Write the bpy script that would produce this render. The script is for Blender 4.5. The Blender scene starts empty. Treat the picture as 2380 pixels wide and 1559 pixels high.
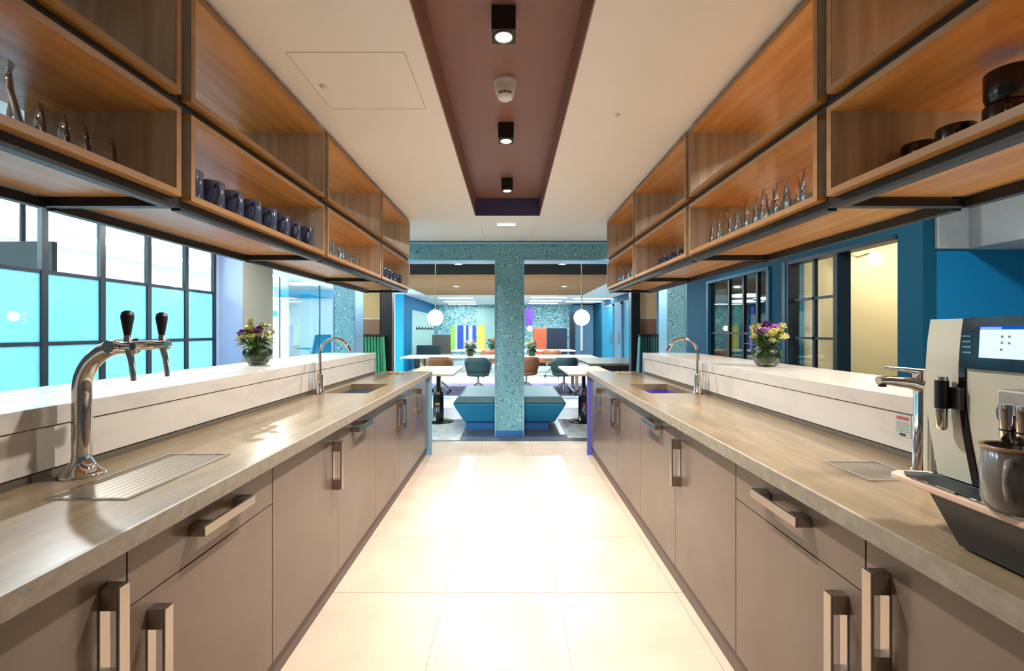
import bpy, bmesh, math, random
from mathutils import Vector, Matrix, Euler
random.seed(7)
SC = bpy.context.scene
COL = SC.collection
PI = math.pi

# ------------------------------------------------------------------ camera, world, exposure
F = 1060.0; H = 1.343; VX, VY = 1186.0, 768.0
cam_d = bpy.data.cameras.new('camera'); cam = bpy.data.objects.new('camera', cam_d); COL.objects.link(cam)
cam_d.sensor_width = 36.0; cam_d.lens = 36.0 * F / 2380.0
cam_d.shift_x = (1190.0 - VX) / 2380.0; cam_d.shift_y = -(779.5 - VY) / 2380.0
cam_d.clip_start = 0.02
cam.location = (0, 0, H); cam.rotation_euler = (PI / 2, 0, 0)
SC.camera = cam
W = bpy.data.worlds.new('world'); SC.world = W; W.use_nodes = True
W.node_tree.nodes['Background'].inputs[0].default_value = (0.75, 0.86, 1.0, 1)
W.node_tree.nodes['Background'].inputs[1].default_value = 0.08
SC.view_settings.view_transform = 'Standard'
SC.view_settings.look = 'None'
SC.view_settings.gamma = 1.0
SC.view_settings.use_curve_mapping = False
SC.view_settings.exposure = 0.16
CY = SC.cycles
CY.max_bounces = 6; CY.diffuse_bounces = 4; CY.glossy_bounces = 3; CY.transmission_bounces = 4; CY.transparent_max_bounces = 14
CY.caustics_reflective = False; CY.caustics_refractive = False; CY.sample_clamp_indirect = 10.0
CY.use_light_tree = False
CY.use_adaptive_sampling = True; CY.adaptive_threshold = 0.02; CY.use_denoising = True

SPOT_W = 290.0          # ceiling spots in the recess
PANEL_L = 46.0         # cyan room panels
PANEL_B = 24.0          # back room linear lights
PANEL_R = 22.0

# ------------------------------------------------------------------ materials
def lin(c):
    c = c / 255.0
    return c / 12.92 if c <= 0.04045 else ((c + 0.055) / 1.055) ** 2.4
def rgb(r, g, b): return (lin(r), lin(g), lin(b), 1.0)
MATS = {}
def mat(name, col, rough=0.5, metal=0.0, var=0.0, vscale=(3, 3, 3), col2=None, bump=0.0, bscale=60, coat=0.0, spec=0.5, detail=3, emit=None, estr=0.0, noise_rough=0.6, dist=0.0, ramp=(0.3, 0.7)):
    m = bpy.data.materials.new(name); m.use_nodes = True; MATS[name] = m
    nt = m.node_tree; p = nt.nodes['Principled BSDF']
    p.inputs['Base Color'].default_value = col
    p.inputs['Roughness'].default_value = rough
    p.inputs['Metallic'].default_value = metal
    p.inputs['Specular IOR Level'].default_value = spec
    p.inputs['Coat Weight'].default_value = coat
    if emit:
        p.inputs['Emission Color'].default_value = emit; p.inputs['Emission Strength'].default_value = estr
    if col2 or bump:
        tc = nt.nodes.new('ShaderNodeTexCoord'); mp = nt.nodes.new('ShaderNodeMapping')
        nt.links.new(tc.outputs['Object'], mp.inputs[0])
    if col2:
        mp.inputs['Scale'].default_value = vscale
        n = nt.nodes.new('ShaderNodeTexNoise'); n.inputs['Scale'].default_value = 1.0
        n.inputs['Detail'].default_value = detail; n.inputs['Roughness'].default_value = noise_rough
        n.inputs['Distortion'].default_value = dist
        nt.links.new(mp.outputs[0], n.inputs['Vector'])
        r = nt.nodes.new('ShaderNodeValToRGB')
        r.color_ramp.elements[0].position = ramp[0]; r.color_ramp.elements[1].position = ramp[1]
        r.color_ramp.elements[0].color = col; r.color_ramp.elements[1].color = col2
        nt.links.new(n.outputs['Fac'], r.inputs[0]); nt.links.new(r.outputs[0], p.inputs['Base Color'])
    if bump:
        n2 = nt.nodes.new('ShaderNodeTexNoise'); n2.inputs['Scale'].default_value = bscale; n2.inputs['Detail'].default_value = 3
        nt.links.new(tc.outputs['Object'], n2.inputs['Vector'])
        b = nt.nodes.new('ShaderNodeBump'); b.inputs['Strength'].default_value = bump; b.inputs['Distance'].default_value = 0.01
        nt.links.new(n2.outputs['Fac'], b.inputs['Height']); nt.links.new(b.outputs[0], p.inputs['Normal'])
    return m
def emis(name, col, s):
    m = bpy.data.materials.new(name); m.use_nodes = True; MATS[name] = m
    nt = m.node_tree; nt.nodes.remove(nt.nodes['Principled BSDF'])
    e = nt.nodes.new('ShaderNodeEmission'); e.inputs[0].default_value = col; e.inputs[1].default_value = s
    nt.links.new(e.outputs[0], nt.nodes['Material Output'].inputs[0]); return m
def thin_glass(name, tint, refl=0.5, rough=0.02, base=0.03):
    """clear sheet glass: tinted transparency with a Fresnel reflection"""
    m = bpy.data.materials.new(name); m.use_nodes = True; MATS[name] = m
    nt = m.node_tree; nt.nodes.remove(nt.nodes['Principled BSDF'])
    t = nt.nodes.new('ShaderNodeBsdfTransparent'); t.inputs[0].default_value = tint
    g = nt.nodes.new('ShaderNodeBsdfGlossy'); g.inputs['Roughness'].default_value = rough; g.inputs[0].default_value = (1, 1, 1, 1)
    lw = nt.nodes.new('ShaderNodeLayerWeight'); lw.inputs[0].default_value = refl
    ma = nt.nodes.new('ShaderNodeMath'); ma.operation = 'MULTIPLY_ADD'; ma.inputs[1].default_value = 0.85; ma.inputs[2].default_value = base
    nt.links.new(lw.outputs['Fresnel'], ma.inputs[0])
    mx = nt.nodes.new('ShaderNodeMixShader')
    nt.links.new(ma.outputs[0], mx.inputs[0]); nt.links.new(t.outputs[0], mx.inputs[1]); nt.links.new(g.outputs[0], mx.inputs[2])
    nt.links.new(mx.outputs[0], nt.nodes['Material Output'].inputs[0]); return m
def frosted(name, col):
    m = bpy.data.materials.new(name); m.use_nodes = True; MATS[name] = m
    nt = m.node_tree; nt.nodes.remove(nt.nodes['Principled BSDF'])
    t = nt.nodes.new('ShaderNodeBsdfTranslucent'); t.inputs[0].default_value = col
    g = nt.nodes.new('ShaderNodeBsdfGlossy'); g.inputs['Roughness'].default_value = 0.25
    mx = nt.nodes.new('ShaderNodeMixShader'); mx.inputs[0].default_value = 0.05
    nt.links.new(t.outputs[0], mx.inputs[1]); nt.links.new(g.outputs[0], mx.inputs[2])
    nt.links.new(mx.outputs[0], nt.nodes['Material Output'].inputs[0]); return m

mat('ceiling_white', rgb(246, 245, 244), 0.85)
mat('recess_brown', rgb(140, 100, 88), 0.45)
mat('recess_blue', rgb(70, 72, 120), 0.5)
mat('joint', rgb(190, 186, 180), 0.9)
mat('oak', rgb(184, 128, 70), 0.27, col2=rgb(212, 160, 98), vscale=(18, 1.2, 18))
mat('oak_end_lit', rgb(162, 149, 131), 0.42, col2=rgb(200, 188, 168), vscale=(26, 26, 1.3))  # pale grey stands in for direct lamp light on the end boards
mat('oak_edge', rgb(146, 104, 60), 0.4, col2=rgb(168, 124, 76), vscale=(20, 3, 20))
mat('steel_black', rgb(34, 33, 32), 0.45, metal=0.3)
mat('taupe', rgb(108, 91, 79), 0.24, col2=rgb(118, 100, 87), vscale=(2, 2, 2), coat=0.05, spec=0.35)
mat('carcass', rgb(70, 62, 56), 0.6)
mat('plinth', rgb(104, 88, 82), 0.5)
mat('stone', rgb(110, 94, 71), 0.24, col2=rgb(142, 123, 95), vscale=(9, 1.6, 9), noise_rough=0.7)
mat('stone_edge', rgb(126, 115, 100), 0.5, col2=rgb(150, 138, 121), vscale=(40, 30, 40))
mat('marble', rgb(196, 188, 177), 0.25, col2=rgb(174, 166, 155), vscale=(2.2, 1.5, 5), detail=5, dist=1.4, ramp=(0.5, 0.78))
mat('gap_dark', rgb(96, 86, 74), 0.6)
mat('nickel', rgb(168, 160, 152), 0.26, metal=1.0)
mat('chrome', rgb(222, 220, 216), 0.06, metal=1.0)
mat('chrome_soft', rgb(190, 188, 182), 0.22, metal=1.0)
mat('tray_steel', rgb(150, 140, 124), 0.28, metal=0.75)
mat('black_plastic', rgb(22, 22, 24), 0.35)
mat('black_gloss', rgb(14, 15, 18), 0.08)
mat('floor_tile', rgb(186, 164, 140), 0.45, col2=rgb(206, 187, 164), vscale=(2.5, 2.5, 2.5), detail=6, noise_rough=0.65)
mat('grout', rgb(176, 152, 128), 0.8)
mat('floor_dark', rgb(52, 58, 70), 0.4, col2=rgb(74, 80, 90), vscale=(4, 4, 4))
mat('carpet', rgb(160, 172, 176), 0.95, col2=rgb(206, 216, 218), vscale=(1.2, 1.2, 1.2))
mat('rug', rgb(150, 158, 160), 0.95, col2=rgb(190, 198, 198), vscale=(9, 9, 9))
mat('carpet_purple', rgb(78, 72, 104), 0.95, col2=rgb(120, 112, 142), vscale=(6, 2, 6))
mat('teal_wall', rgb(6, 72, 98), 0.65, spec=0.2)
mat('blue_wall', rgb(8, 112, 162), 0.6, spec=0.25)
mat('cyan_wall', rgb(22, 158, 205), 0.5)
mat('frame_dark', rgb(24, 34, 42), 0.4)
mat('frame_teal', rgb(14, 74, 98), 0.4)
mat('portal_edge', rgb(150, 195, 225), 0.28, metal=0.7)
mat('beige_wall', rgb(226, 210, 170), 0.6)
mat('white_wall', rgb(236, 240, 242), 0.7)
mat('lavender', rgb(150, 166, 200), 0.6)  # bluish light on a white column put into the colour
mat('column_warm_tint', rgb(142, 136, 122), 0.6)  # warm lamp light on the column side put into the colour
mat('concrete', rgb(122, 132, 140), 0.8, col2=rgb(146, 156, 162), vscale=(3, 3, 3), detail=8)
mat('mug_navy', rgb(56, 66, 92), 0.14, coat=0.4)
mat('mug_taupe', rgb(112, 104, 98), 0.15, coat=0.4)
mat('mug_rim', rgb(130, 92, 60), 0.3)
mat('mug_black', rgb(26, 26, 28), 0.2)
mat('machine_beige', rgb(196, 192, 172), 0.28)
mat('machine_dark', rgb(44, 40, 36), 0.35)
mat('tray_edge', rgb(216, 180, 156), 0.3)
mat('grille', rgb(22, 30, 36), 0.5)
mat('label_white', rgb(176, 178, 172), 0.5)
mat('label_red', rgb(190, 60, 60), 0.5)
mat('label_grey', rgb(120, 124, 122), 0.5)
emis('screen_white', rgb(226, 242, 255), 1.0)
emis('screen_blue', rgb(28, 84, 176), 1.0)
emis('screen_pale', rgb(150, 180, 228), 1.0)
emis('screen_dot', rgb(120, 130, 140), 1.0)
emis('lamp_disc', (1.0, 0.93, 0.82, 1), 30.0)
emis('globe', (1.0, 0.94, 0.85, 1), 6.0)
emis('panel_left', (0.74, 0.95, 1.0, 1), PANEL_L)
emis('panel_back', (0.86, 0.96, 1.0, 1), PANEL_B)
emis('panel_right', (0.85, 0.95, 1.0, 1), PANEL_R)
emis('exit_glow', (0.9, 0.95, 1.0, 1), 1.2)
emis('daylight_window', (0.93, 0.98, 1.0, 1), 1.6)
mat('white_plastic', rgb(232, 236, 240), 0.35)
mat('detector_slot', rgb(60, 62, 66), 0.5)
thin_glass('glass', (0.985, 0.99, 0.99, 1), 0.14, 0.02, 0.0)
thin_glass('glassware', (0.975, 0.982, 0.988, 1), 0.28, 0.02, 0.015)
thin_glass('glass_clear_cyan', (0.93, 0.985, 0.995, 1), 0.10, 0.02, 0.0)
thin_glass('glass_dark', (0.74, 0.82, 0.80, 1), 0.2, 0.02, 0.01)
thin_glass('vase_glass', (0.90, 0.95, 0.88, 1), 0.22, 0.02, 0.01)
frosted('frosted_cyan', (0.33, 0.53, 0.60, 1))
mat('shape_white', rgb(250, 252, 255), 0.5, emit=(1, 1, 1, 1), estr=0.0)
mat('leaf', rgb(36, 66, 24), 0.45, col2=rgb(70, 108, 36), vscale=(20, 20, 20))
mat('leaf_dark', rgb(24, 40, 22), 0.4, col2=rgb(48, 66, 30), vscale=(30, 30, 30))
mat('leaf_bright', rgb(98, 140, 40), 0.45)
mat('petal_yellow', rgb(214, 204, 112), 0.6, col2=rgb(232, 226, 160), vscale=(40, 40, 40))
mat('petal_cream', rgb(226, 218, 168), 0.6)
mat('petal_purple', rgb(86, 30, 116), 0.6, col2=rgb(120, 56, 150), vscale=(40, 40, 40))
mat('petal_pink', rgb(186, 110, 196), 0.6)
mat('stem', rgb(70, 92, 36), 0.6)
mat('ottoman_blue', rgb(16, 124, 164), 0.55)
mat('ottoman_deep', rgb(6, 88, 156), 0.55)
mat('ottoman_top', rgb(64, 100, 108), 0.6, col2=rgb(76, 112, 118), vscale=(2, 30, 2))
mat('ottoman_base', rgb(44, 104, 168), 0.5)
mat('table_oak', rgb(198, 168, 130), 0.4, col2=rgb(214, 186, 150), vscale=(2, 16, 16))
mat('table_white', rgb(232, 222, 206), 0.4)
mat('chair_brown', rgb(126, 74, 40), 0.55)
mat('chair_green', rgb(36, 62, 64), 0.6)
mat('brass', rgb(206, 176, 110), 0.3, metal=0.8)
mat('pedestal', rgb(18, 18, 22), 0.25)
mat('highlight_yellow', rgb(188, 150, 50), 0.4)  # yellow light glint painted on the left pedestal
mat('highlight_magenta', rgb(140, 50, 96), 0.4)  # pink light glint painted on the right pedestal
mat('booth_green', rgb(38, 140, 96), 0.6)
mat('booth_teal', rgb(58, 118, 116), 0.6)
mat('booth_sand', rgb(196, 168, 112), 0.7)
mat('booth_tan', rgb(214, 184, 142), 0.7)
mat('booth_brown', rgb(142, 106, 82), 0.7)
mat('post_black', rgb(26, 24, 30), 0.35)
mat('timber', rgb(140, 98, 62), 0.6, spec=0.1, col2=rgb(168, 128, 90), vscale=(1.5, 14, 14))
mat('dark_ceiling', rgb(18, 16, 14), 0.8, spec=0.05)
mat('hook_panel', rgb(176, 210, 204), 0.6)
mat('sofa_grey', rgb(104, 96, 92), 0.8)
mat('sofa_dark', rgb(36, 56, 62), 0.7)
mat('panel_navy', rgb(38, 50, 68), 0.8)
mat('panel_orange', rgb(222, 104, 66), 0.8)
mat('stripe_green', rgb(164, 232, 84), 0.7)
mat('stripe_blue', rgb(58, 92, 200), 0.7)
mat('stripe_white', rgb(226, 236, 242), 0.7)
mat('stripe_yellow', rgb(246, 222, 104), 0.7)
mat('door_grey_blue', rgb(96, 138, 164), 0.5)
mat('door_teal', rgb(26, 140, 174), 0.45)
mat('purple_cloth', rgb(120, 70, 222), 0.7)
mat('office_teal', rgb(40, 150, 180), 0.6)
mat('end_bluish_light', rgb(122, 168, 196), 0.4)  # bluish light falling on the left end panel, put into its colour
mat('end_violet_light', rgb(92, 100, 196), 0.4)  # violet light falling on the right end panel, put into its colour
mat('sink_steel', rgb(170, 176, 190), 0.3, metal=0.9)
mat('sink_violet_reflection', rgb(120, 104, 190), 0.3, metal=0.5)  # steel with a violet reflection put into its colour
mat('green_banner', rgb(30, 210, 150), 0.6)
mat('dark_room', rgb(84, 104, 100), 0.6)
mat('corridor_wood', rgb(190, 140, 78), 0.5, col2=rgb(206, 158, 96), vscale=(2, 10, 10))
mat('tv_black', rgb(10, 11, 13), 0.6)

# leafy swirl pattern on the portal
def portal_mat(name, c0, c1, sc=1.0):
    m = bpy.data.materials.new(name); m.use_nodes = True; MATS[name] = m
    nt = m.node_tree; p = nt.nodes['Principled BSDF']; p.inputs['Roughness'].default_value = 0.45
    tc = nt.nodes.new('ShaderNodeTexCoord')
    n = nt.nodes.new('ShaderNodeTexNoise'); n.inputs['Scale'].default_value = 9 * sc; n.inputs['Detail'].default_value = 1
    nt.links.new(tc.outputs['Object'], n.inputs['Vector'])
    va = nt.nodes.new('ShaderNodeVectorMath'); va.operation = 'MULTIPLY_ADD'
    va.inputs[1].default_value = (0.5, 0.5, 0.5)
    nt.links.new(n.outputs['Color'], va.inputs[0]); nt.links.new(tc.outputs['Object'], va.inputs[2])
    w = nt.nodes.new('ShaderNodeTexWave'); w.wave_type = 'RINGS'; w.inputs['Scale'].default_value = 13 * sc
    w.inputs['Distortion'].default_value = 5; w.inputs['Detail'].default_value = 2; w.inputs['Detail Scale'].default_value = 1.6
    nt.links.new(va.outputs[0], w.inputs['Vector'])
    r = nt.nodes.new('ShaderNodeValToRGB'); r.color_ramp.elements[0].position = 0.35; r.color_ramp.elements[1].position = 0.85
    r.color_ramp.elements[0].color = c0; r.color_ramp.elements[1].color = c1
    nt.links.new(w.outputs['Fac'], r.inputs[0]); nt.links.new(r.outputs[0], p.inputs['Base Color']); return m
portal_mat('portal_pattern', rgb(74, 134, 150), rgb(140, 194, 204), 0.8)
portal_mat('wallpaper_pattern', rgb(90, 160, 170), rgb(196, 226, 224), 0.35)

# ------------------------------------------------------------------ mesh helpers
def mw(o):
    m = Matrix.LocRotScale(o.location, o.rotation_euler, o.scale)
    return mw(o.parent) @ m if o.parent else m
class MB:
    def __init__(s): s.v = []; s.f = []; s.sm = []
    def add(s, vs, fs, smooth=False):
        b = len(s.v); s.v += [tuple(v) for v in vs]
        for f in fs: s.f.append([i + b for i in f]); s.sm.append(smooth)
        return s
    def box(s, x0, x1, y0, y1, z0, z1):
        x0, x1 = min(x0, x1), max(x0, x1); y0, y1 = min(y0, y1), max(y0, y1); z0, z1 = min(z0, z1), max(z0, z1)
        return s.add([(x0, y0, z0), (x1, y0, z0), (x1, y1, z0), (x0, y1, z0), (x0, y0, z1), (x1, y0, z1), (x1, y1, z1), (x0, y1, z1)],
                     [(0, 3, 2, 1), (4, 5, 6, 7), (0, 1, 5, 4), (1, 2, 6, 5), (2, 3, 7, 6), (3, 0, 4, 7)])
    def hexa(s, low, high):
        """frustum between two 4-point loops (counter-clockwise seen from above)"""
        return s.add(list(low) + list(high), [(3, 2, 1, 0), (4, 5, 6, 7), (0, 1, 5, 4), (1, 2, 6, 5), (2, 3, 7, 6), (3, 0, 4, 7)])
    def prism(s, poly, axis, a, b):
        """extrude a 2D polygon along an axis; poly is in the two other axes, in order"""
        def mk(p, t):
            return {'x': (t, p[0], p[1]), 'y': (p[0], t, p[1]), 'z': (p[0], p[1], t)}[axis]
        n = len(poly); vs = [mk(p, a) for p in poly] + [mk(p, b) for p in poly]
        fs = [tuple(range(n))[::-1], tuple(range(n, 2 * n))] + [(i, (i + 1) % n, n + (i + 1) % n, n + i) for i in range(n)]
        return s.add(vs, fs)
    def tube(s, pts, r, seg=12, caps=True):
        pts = [Vector(p) for p in pts]; n = len(pts)
        rs = r if isinstance(r, (list, tuple)) else [r] * n
        up = None; rings = []
        for i, p in enumerate(pts):
            t = (pts[min(i + 1, n - 1)] - pts[max(i - 1, 0)]).normalized()
            if up is None:
                up = Vector((0, 0, 1)) if abs(t.z) < 0.9 else Vector((1, 0, 0))
            u = (up - t * up.dot(t)).normalized(); up = u; w = t.cross(u)
            rings.append([p + (u * math.cos(a) + w * math.sin(a)) * rs[i] for a in [2 * PI * k / seg for k in range(seg)]])
        vs = [v for rg in rings for v in rg]
        fs = [(i * seg + k, i * seg + (k + 1) % seg, (i + 1) * seg + (k + 1) % seg, (i + 1) * seg + k) for i in range(n - 1) for k in range(seg)]
        s.add(vs, fs, True)
        if caps:
            s.add(rings[0], [tuple(range(seg))[::-1]]); s.add(rings[-1], [tuple(range(seg))])
        return s
    def lathe(s, prof, c=(0, 0, 0), seg=20, smooth=True):
        vs = [(c[0] + r * math.cos(2 * PI * k / seg), c[1] + r * math.sin(2 * PI * k / seg), c[2] + z) for r, z in prof for k in range(seg)]
        fs = [(i * seg + k, i * seg + (k + 1) % seg, (i + 1) * seg + (k + 1) % seg, (i + 1) * seg + k) for i in range(len(prof) - 1) for k in range(seg)]
        return s.add(vs, fs, smooth)
    def ball(s, c, r, seg=16, rings=10, sc=(1, 1, 1)):
        prof = [(max(1e-4, r * math.sin(PI * i / rings)), -r * math.cos(PI * i / rings)) for i in range(rings + 1)]
        b = len(s.v); s.lathe(prof, (0, 0, 0), seg)
        for i in range(b, len(s.v)):
            x, y, z = s.v[i]; s.v[i] = (c[0] + x * sc[0], c[1] + y * sc[1], c[2] + z * sc[2])
        return s
    def build(s, name, m, parent=None, bevel=0.0, world=True, seg=2):
        me = bpy.data.meshes.new(name)
        vs = s.v
        if parent is not None and world:
            inv = mw(parent).inverted(); vs = [tuple(inv @ Vector(v)) for v in s.v]
        me.from_pydata(vs, [], s.f)
        me.polygons.foreach_set('use_smooth', s.sm)
        bm = bmesh.new(); bm.from_mesh(me); bmesh.ops.recalc_face_normals(bm, faces=bm.faces); bm.to_mesh(me); bm.free()
        me.materials.append(MATS[m])
        o = bpy.data.objects.new(name, me); COL.objects.link(o)
        if parent is not None: o.parent = parent
        if bevel:
            b = o.modifiers.new('bevel', 'BEVEL'); b.width = bevel; b.segments = seg; b.limit_method = 'ANGLE'; b.angle_limit = 0.7
        return o
def box(name, m, x0, x1, y0, y1, z0, z1, parent=None, bevel=0.0):
    return MB().box(x0, x1, y0, y1, z0, z1).build(name, m, parent, bevel)
def tag(o, label, cat=None, group=None, kind=None):
    o['label'] = label
    if cat: o['category'] = cat
    if group: o['group'] = group
    if kind: o['kind'] = kind
    return o
def struct(o, label=None):
    o['kind'] = 'structure'
    if label: o['label'] = label
    return o
def thing(name, label, cat, loc=(0, 0, 0), rz=0.0, group=None):
    o = bpy.data.objects.new(name, None); COL.objects.link(o); o.empty_display_size = 0.05
    o.location = loc; o.rotation_euler = (0, 0, rz)
    return tag(o, label, cat, group)
def dup(o, parent=None, loc=None, rz=None, label=None, group=None):
    c = o.copy(); COL.objects.link(c); c.parent = parent
    if loc is not None: c.location = loc
    if rz is not None: c.rotation_euler = (0, 0, rz)
    if label: c['label'] = label
    if group: c['group'] = group
    for ch in list(KIDS.get(o.name, [])): pass
    for ch in [x for x in COL.objects if x.parent == o]: dup(ch, c)
    return c
KIDS = {}
ORD = ['first', 'second', 'third', 'fourth', 'fifth', 'sixth', 'seventh', 'eighth', 'ninth', 'tenth', 'eleventh', 'twelfth']
def px(x, y, Y):  # photograph pixel at depth Y -> world X, Z
    return ((x - VX) * Y / F, H - (y - VY) * Y / F)

# ------------------------------------------------------------------ setting: floors
fl = struct(box('floor', 'grout', -1.6, 1.6, -1.2, 5.54, -0.12, -0.004), 'cream tiled kitchen floor between the two counters')
tile_mesh = None
xs_t = [-1.55, -0.935, -0.335, 0.245, 0.845, 1.55]
ys_t = [-0.86 + 0.64 * k for k in range(11)]; ys_t[-1] = 5.54
for i in range(5):
    for j in range(10):
        box('tile', 'floor_tile', xs_t[i] + 0.0015, xs_t[i + 1] - 0.0015, ys_t[j] + 0.0015, ys_t[j + 1] - 0.0015, -0.004, 0.0, fl)
f2 = struct(box('floor_lounge', 'floor_dark', -4.9, 3.6, 5.545, 9.0, -0.12, 0.0), 'dark floor of the lounge beyond the kitchen')
f3 = struct(box('floor_dining', 'carpet', -4.9, 3.6, 9.0, 20.6, -0.12, 0.0), 'pale carpet of the dining room at the back')
f4 = struct(box('floor_corridor_left', 'carpet', -4.95, -1.605, -1.2, 5.54, -0.12, 0.0), 'carpet of the corridor left of the bar')
f5 = struct(box('floor_corridor_right', 'carpet', 1.605, 6.0, -1.2, 5.54, -0.12, 0.0), 'carpet of the corridor right of the bar')
f6 = struct(box('floor_meeting', 'white_wall', -9.2, -4.96, 2.4, 18.0, -0.12, 0.0), 'white floor of the bright glazed meeting room')
f7 = struct(box('floor_side_rooms', 'carpet', 3.61, 8.0, 5.55, 13.0, -0.12, 0.0), 'floor of the rooms behind the teal wall')
# ------------------------------------------------------------------ setting: kitchen ceiling with brown recess
CZ = 2.48; RX0, RX1, RY1, RZ = -0.347, 0.293, 4.5, 2.65
c = MB()
c.box(-1.78, RX0, -1.2, 5.79, CZ, CZ + 0.2); c.box(RX1, 1.74, -1.2, 5.79, CZ, CZ + 0.2)
c.box(RX0, RX1, RY1 + 0.004, 5.79, CZ, CZ + 0.2); c.box(-1.78, 1.74, -1.2, 5.79, 2.70, 2.78)
ceil = struct(c.build('ceiling', 'ceiling_white'), 'white plaster ceiling with a long brown recess')
r = MB(); r.box(RX0, RX1, -1.2, RY1, RZ, RZ + 0.03)
r.box(RX0, RX0 + 0.006, -1.2, RY1, CZ - 0.004, RZ); r.box(RX1 - 0.006, RX1, -1.2, RY1, CZ - 0.004, RZ)
tag(r.build('recess_lining', 'recess_brown', ceil), 'brown painted lining of the ceiling recess')
tag(box('recess_end', 'recess_blue', RX0, RX1, RY1, RY1 + 0.004, CZ - 0.004, RZ, ceil), 'bluish end board of the ceiling recess')
j = MB()   # access hatch joint lines
def jl(x0, x1, y0, y1): j.box(x0, x1, y0, y1, CZ - 0.0012, CZ)
hx0, hx1, hy0, hy1 = -0.92, -0.432, 1.862, 2.34
jl(hx0, hx1, hy0, hy0 + 0.003); jl(hx1 - 0.003, hx1, hy0, hy1); jl(hx0, hx1, hy1 - 0.002, hy1); jl(hx0, hx0 + 0.002, hy0, hy1)
j.build('access_hatch', 'joint', ceil)
j = MB(); jl(-0.32, -0.317, 4.95, 5.4); jl(0.26, 0.263, 4.95, 5.4); j.build('ceiling_joint', 'joint', ceil)
struct(box('ceiling_corridor_left', 'ceiling_white', -4.95, -1.79, -1.2, 9.3, 3.0, 3.08), 'white ceiling over the corridor left of the bar')
struct(box('ceiling_corridor_right', 'corridor_wood', 1.75, 6.0, -1.2, 9.3, 2.9, 2.98), 'timber ceiling over the corridor right of the bar')
# lounge ceilings beyond the portal
struct(box('ceiling_dark', 'dark_ceiling', -2.6, 2.6, 6.12, 9.36, 2.5, 2.58), 'dark ceiling above the lounge')
tc_ = struct(box('ceiling_timber', 'dark_ceiling', -2.72, 2.35, 9.36, 14.8, 2.52, 2.6), 'timber slatted ceiling above the dining tables')
ny = 16
for k in range(ny):
    y0 = 9.36 + (14.8 - 9.36) * k / ny
    box('plank', 'timber', -2.72, 2.35, y0 + 0.012, y0 + (14.8 - 9.36) / ny - 0.012, 2.49, 2.52, tc_)
wc = MB(); wc.box(-4.9, -2.73, 9.36, 20.5, 2.5, 2.58); wc.box(2.36, 3.7, 9.36, 20.5, 2.5, 2.58); wc.box(-2.73, 2.36, 14.81, 20.5, 2.5, 2.58)
struct(wc.build('ceiling_dining', 'ceiling_white'), 'white ceiling at the far end of the dining room')

# ------------------------------------------------------------------ setting: walls at the back
bw = struct(box('wall_back', 'wallpaper_pattern', -3.6, 3.7, 20.42, 20.55, 0, 2.5), 'far wall with pale leafy wallpaper')
x0, z0 = px(1108, 716, 20.38); x1, _ = px(1216, 716, 20.38)
box('glass_door', 'hook_panel', x0, x1, 20.36, 20.41, 0, z0, bw)
wl = struct(box('wall_dining_left', 'teal_wall', -3.55, -3.4, 14.62, 20.41, 0, 2.5), 'blue side wall on the left of the dining room')
wl.data.materials.clear(); wl.data.materials.append(MATS['blue_wall'])
struct(box('wall_cyan', 'cyan_wall', -3.72, -3.4, 14.45, 14.61, 0, 2.5), 'bright cyan wall end by the white door post')
hp = tag(box('hook_board', 'hook_panel', -3.399, -3.37, 15.7, 20.2, 0.5, 2.05), 'pale green board with a row of dark coat hooks on the blue wall', 'coat rack')
for k in range(6):
    yy = 16.35 + k * 0.62
    b = MB(); b.tube([(-3.37, yy, 1.42), (-3.30, yy, 1.40), (-3.27, yy, 1.46)], 0.022, 8); b.box(-3.372, -3.36, yy - 0.035, yy + 0.035, 1.36, 1.50)
    b.build('coat_hook', 'black_plastic', hp)

# ------------------------------------------------------------------ setting: right teal wall with openings
XR = 3.6
wr = MB()
def wseg(y0, y1, z0, z1): wr.box(XR, XR + 0.12, y0, y1, z0, z1)
wseg(3.98, 20.41, 2.235, 2.9)
wseg(3.98, 4.24, 0, 2.235); wseg(5.93, 6.32, 0, 2.235); wseg(8.32, 20.41, 0, 2.235); wseg(5.05, 5.93, 0, 0.05); wseg(6.32, 8.32, 0, 0.05)
struct(wr.build('wall_right', 'teal_wall'), 'dark teal wall with door openings right of the bar')
struct(box('wall_right_return', 'blue_wall', XR + 0.121, 6.0, 3.98, 4.10, 0, 2.9), 'bright blue wall behind the coffee machine')
b = MB(); b.box(3.693, 3.963, 3.93, 3.978, 2.05, 2.895); b.box(3.963, 4.7, 1.2, 3.978, 2.05, 2.895)
struct(b.build('trim_1', 'concrete', None, 0.01), 'raw concrete beam at the top of the blue wall')
# doors on the far part of the right wall
for k, (ya, yb, m_, lab) in enumerate([(13.1, 14.2, 'door_teal', 'bright teal door leaf nearest on the far right wall'), (14.7, 15.6, 'door_grey_blue', 'grey blue door leaf on the far right wall'), (15.9, 17.6, 'door_teal', 'wide teal door leaf at the far end of the right wall')]):
    d = struct(box('door_%d' % (k + 1), m_, XR - 0.03, XR - 0.001, ya, yb, 0, 2.2), lab)
    fr = MB(); fr.box(XR - 0.045, XR - 0.001, ya - 0.07, ya, 0, 2.27); fr.box(XR - 0.045, XR - 0.001, yb, yb + 0.07, 0, 2.27); fr.box(XR - 0.045, XR - 0.001, ya - 0.07, yb + 0.07, 2.2, 2.27)
    fr.build('door_frame', 'door_grey_blue', d)
    MB().tube([(XR - 0.08, ya + 0.12, 0.9), (XR - 0.08, ya + 0.12, 1.3)], 0.02, 8).build('door_handle', 'nickel', d)
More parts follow.
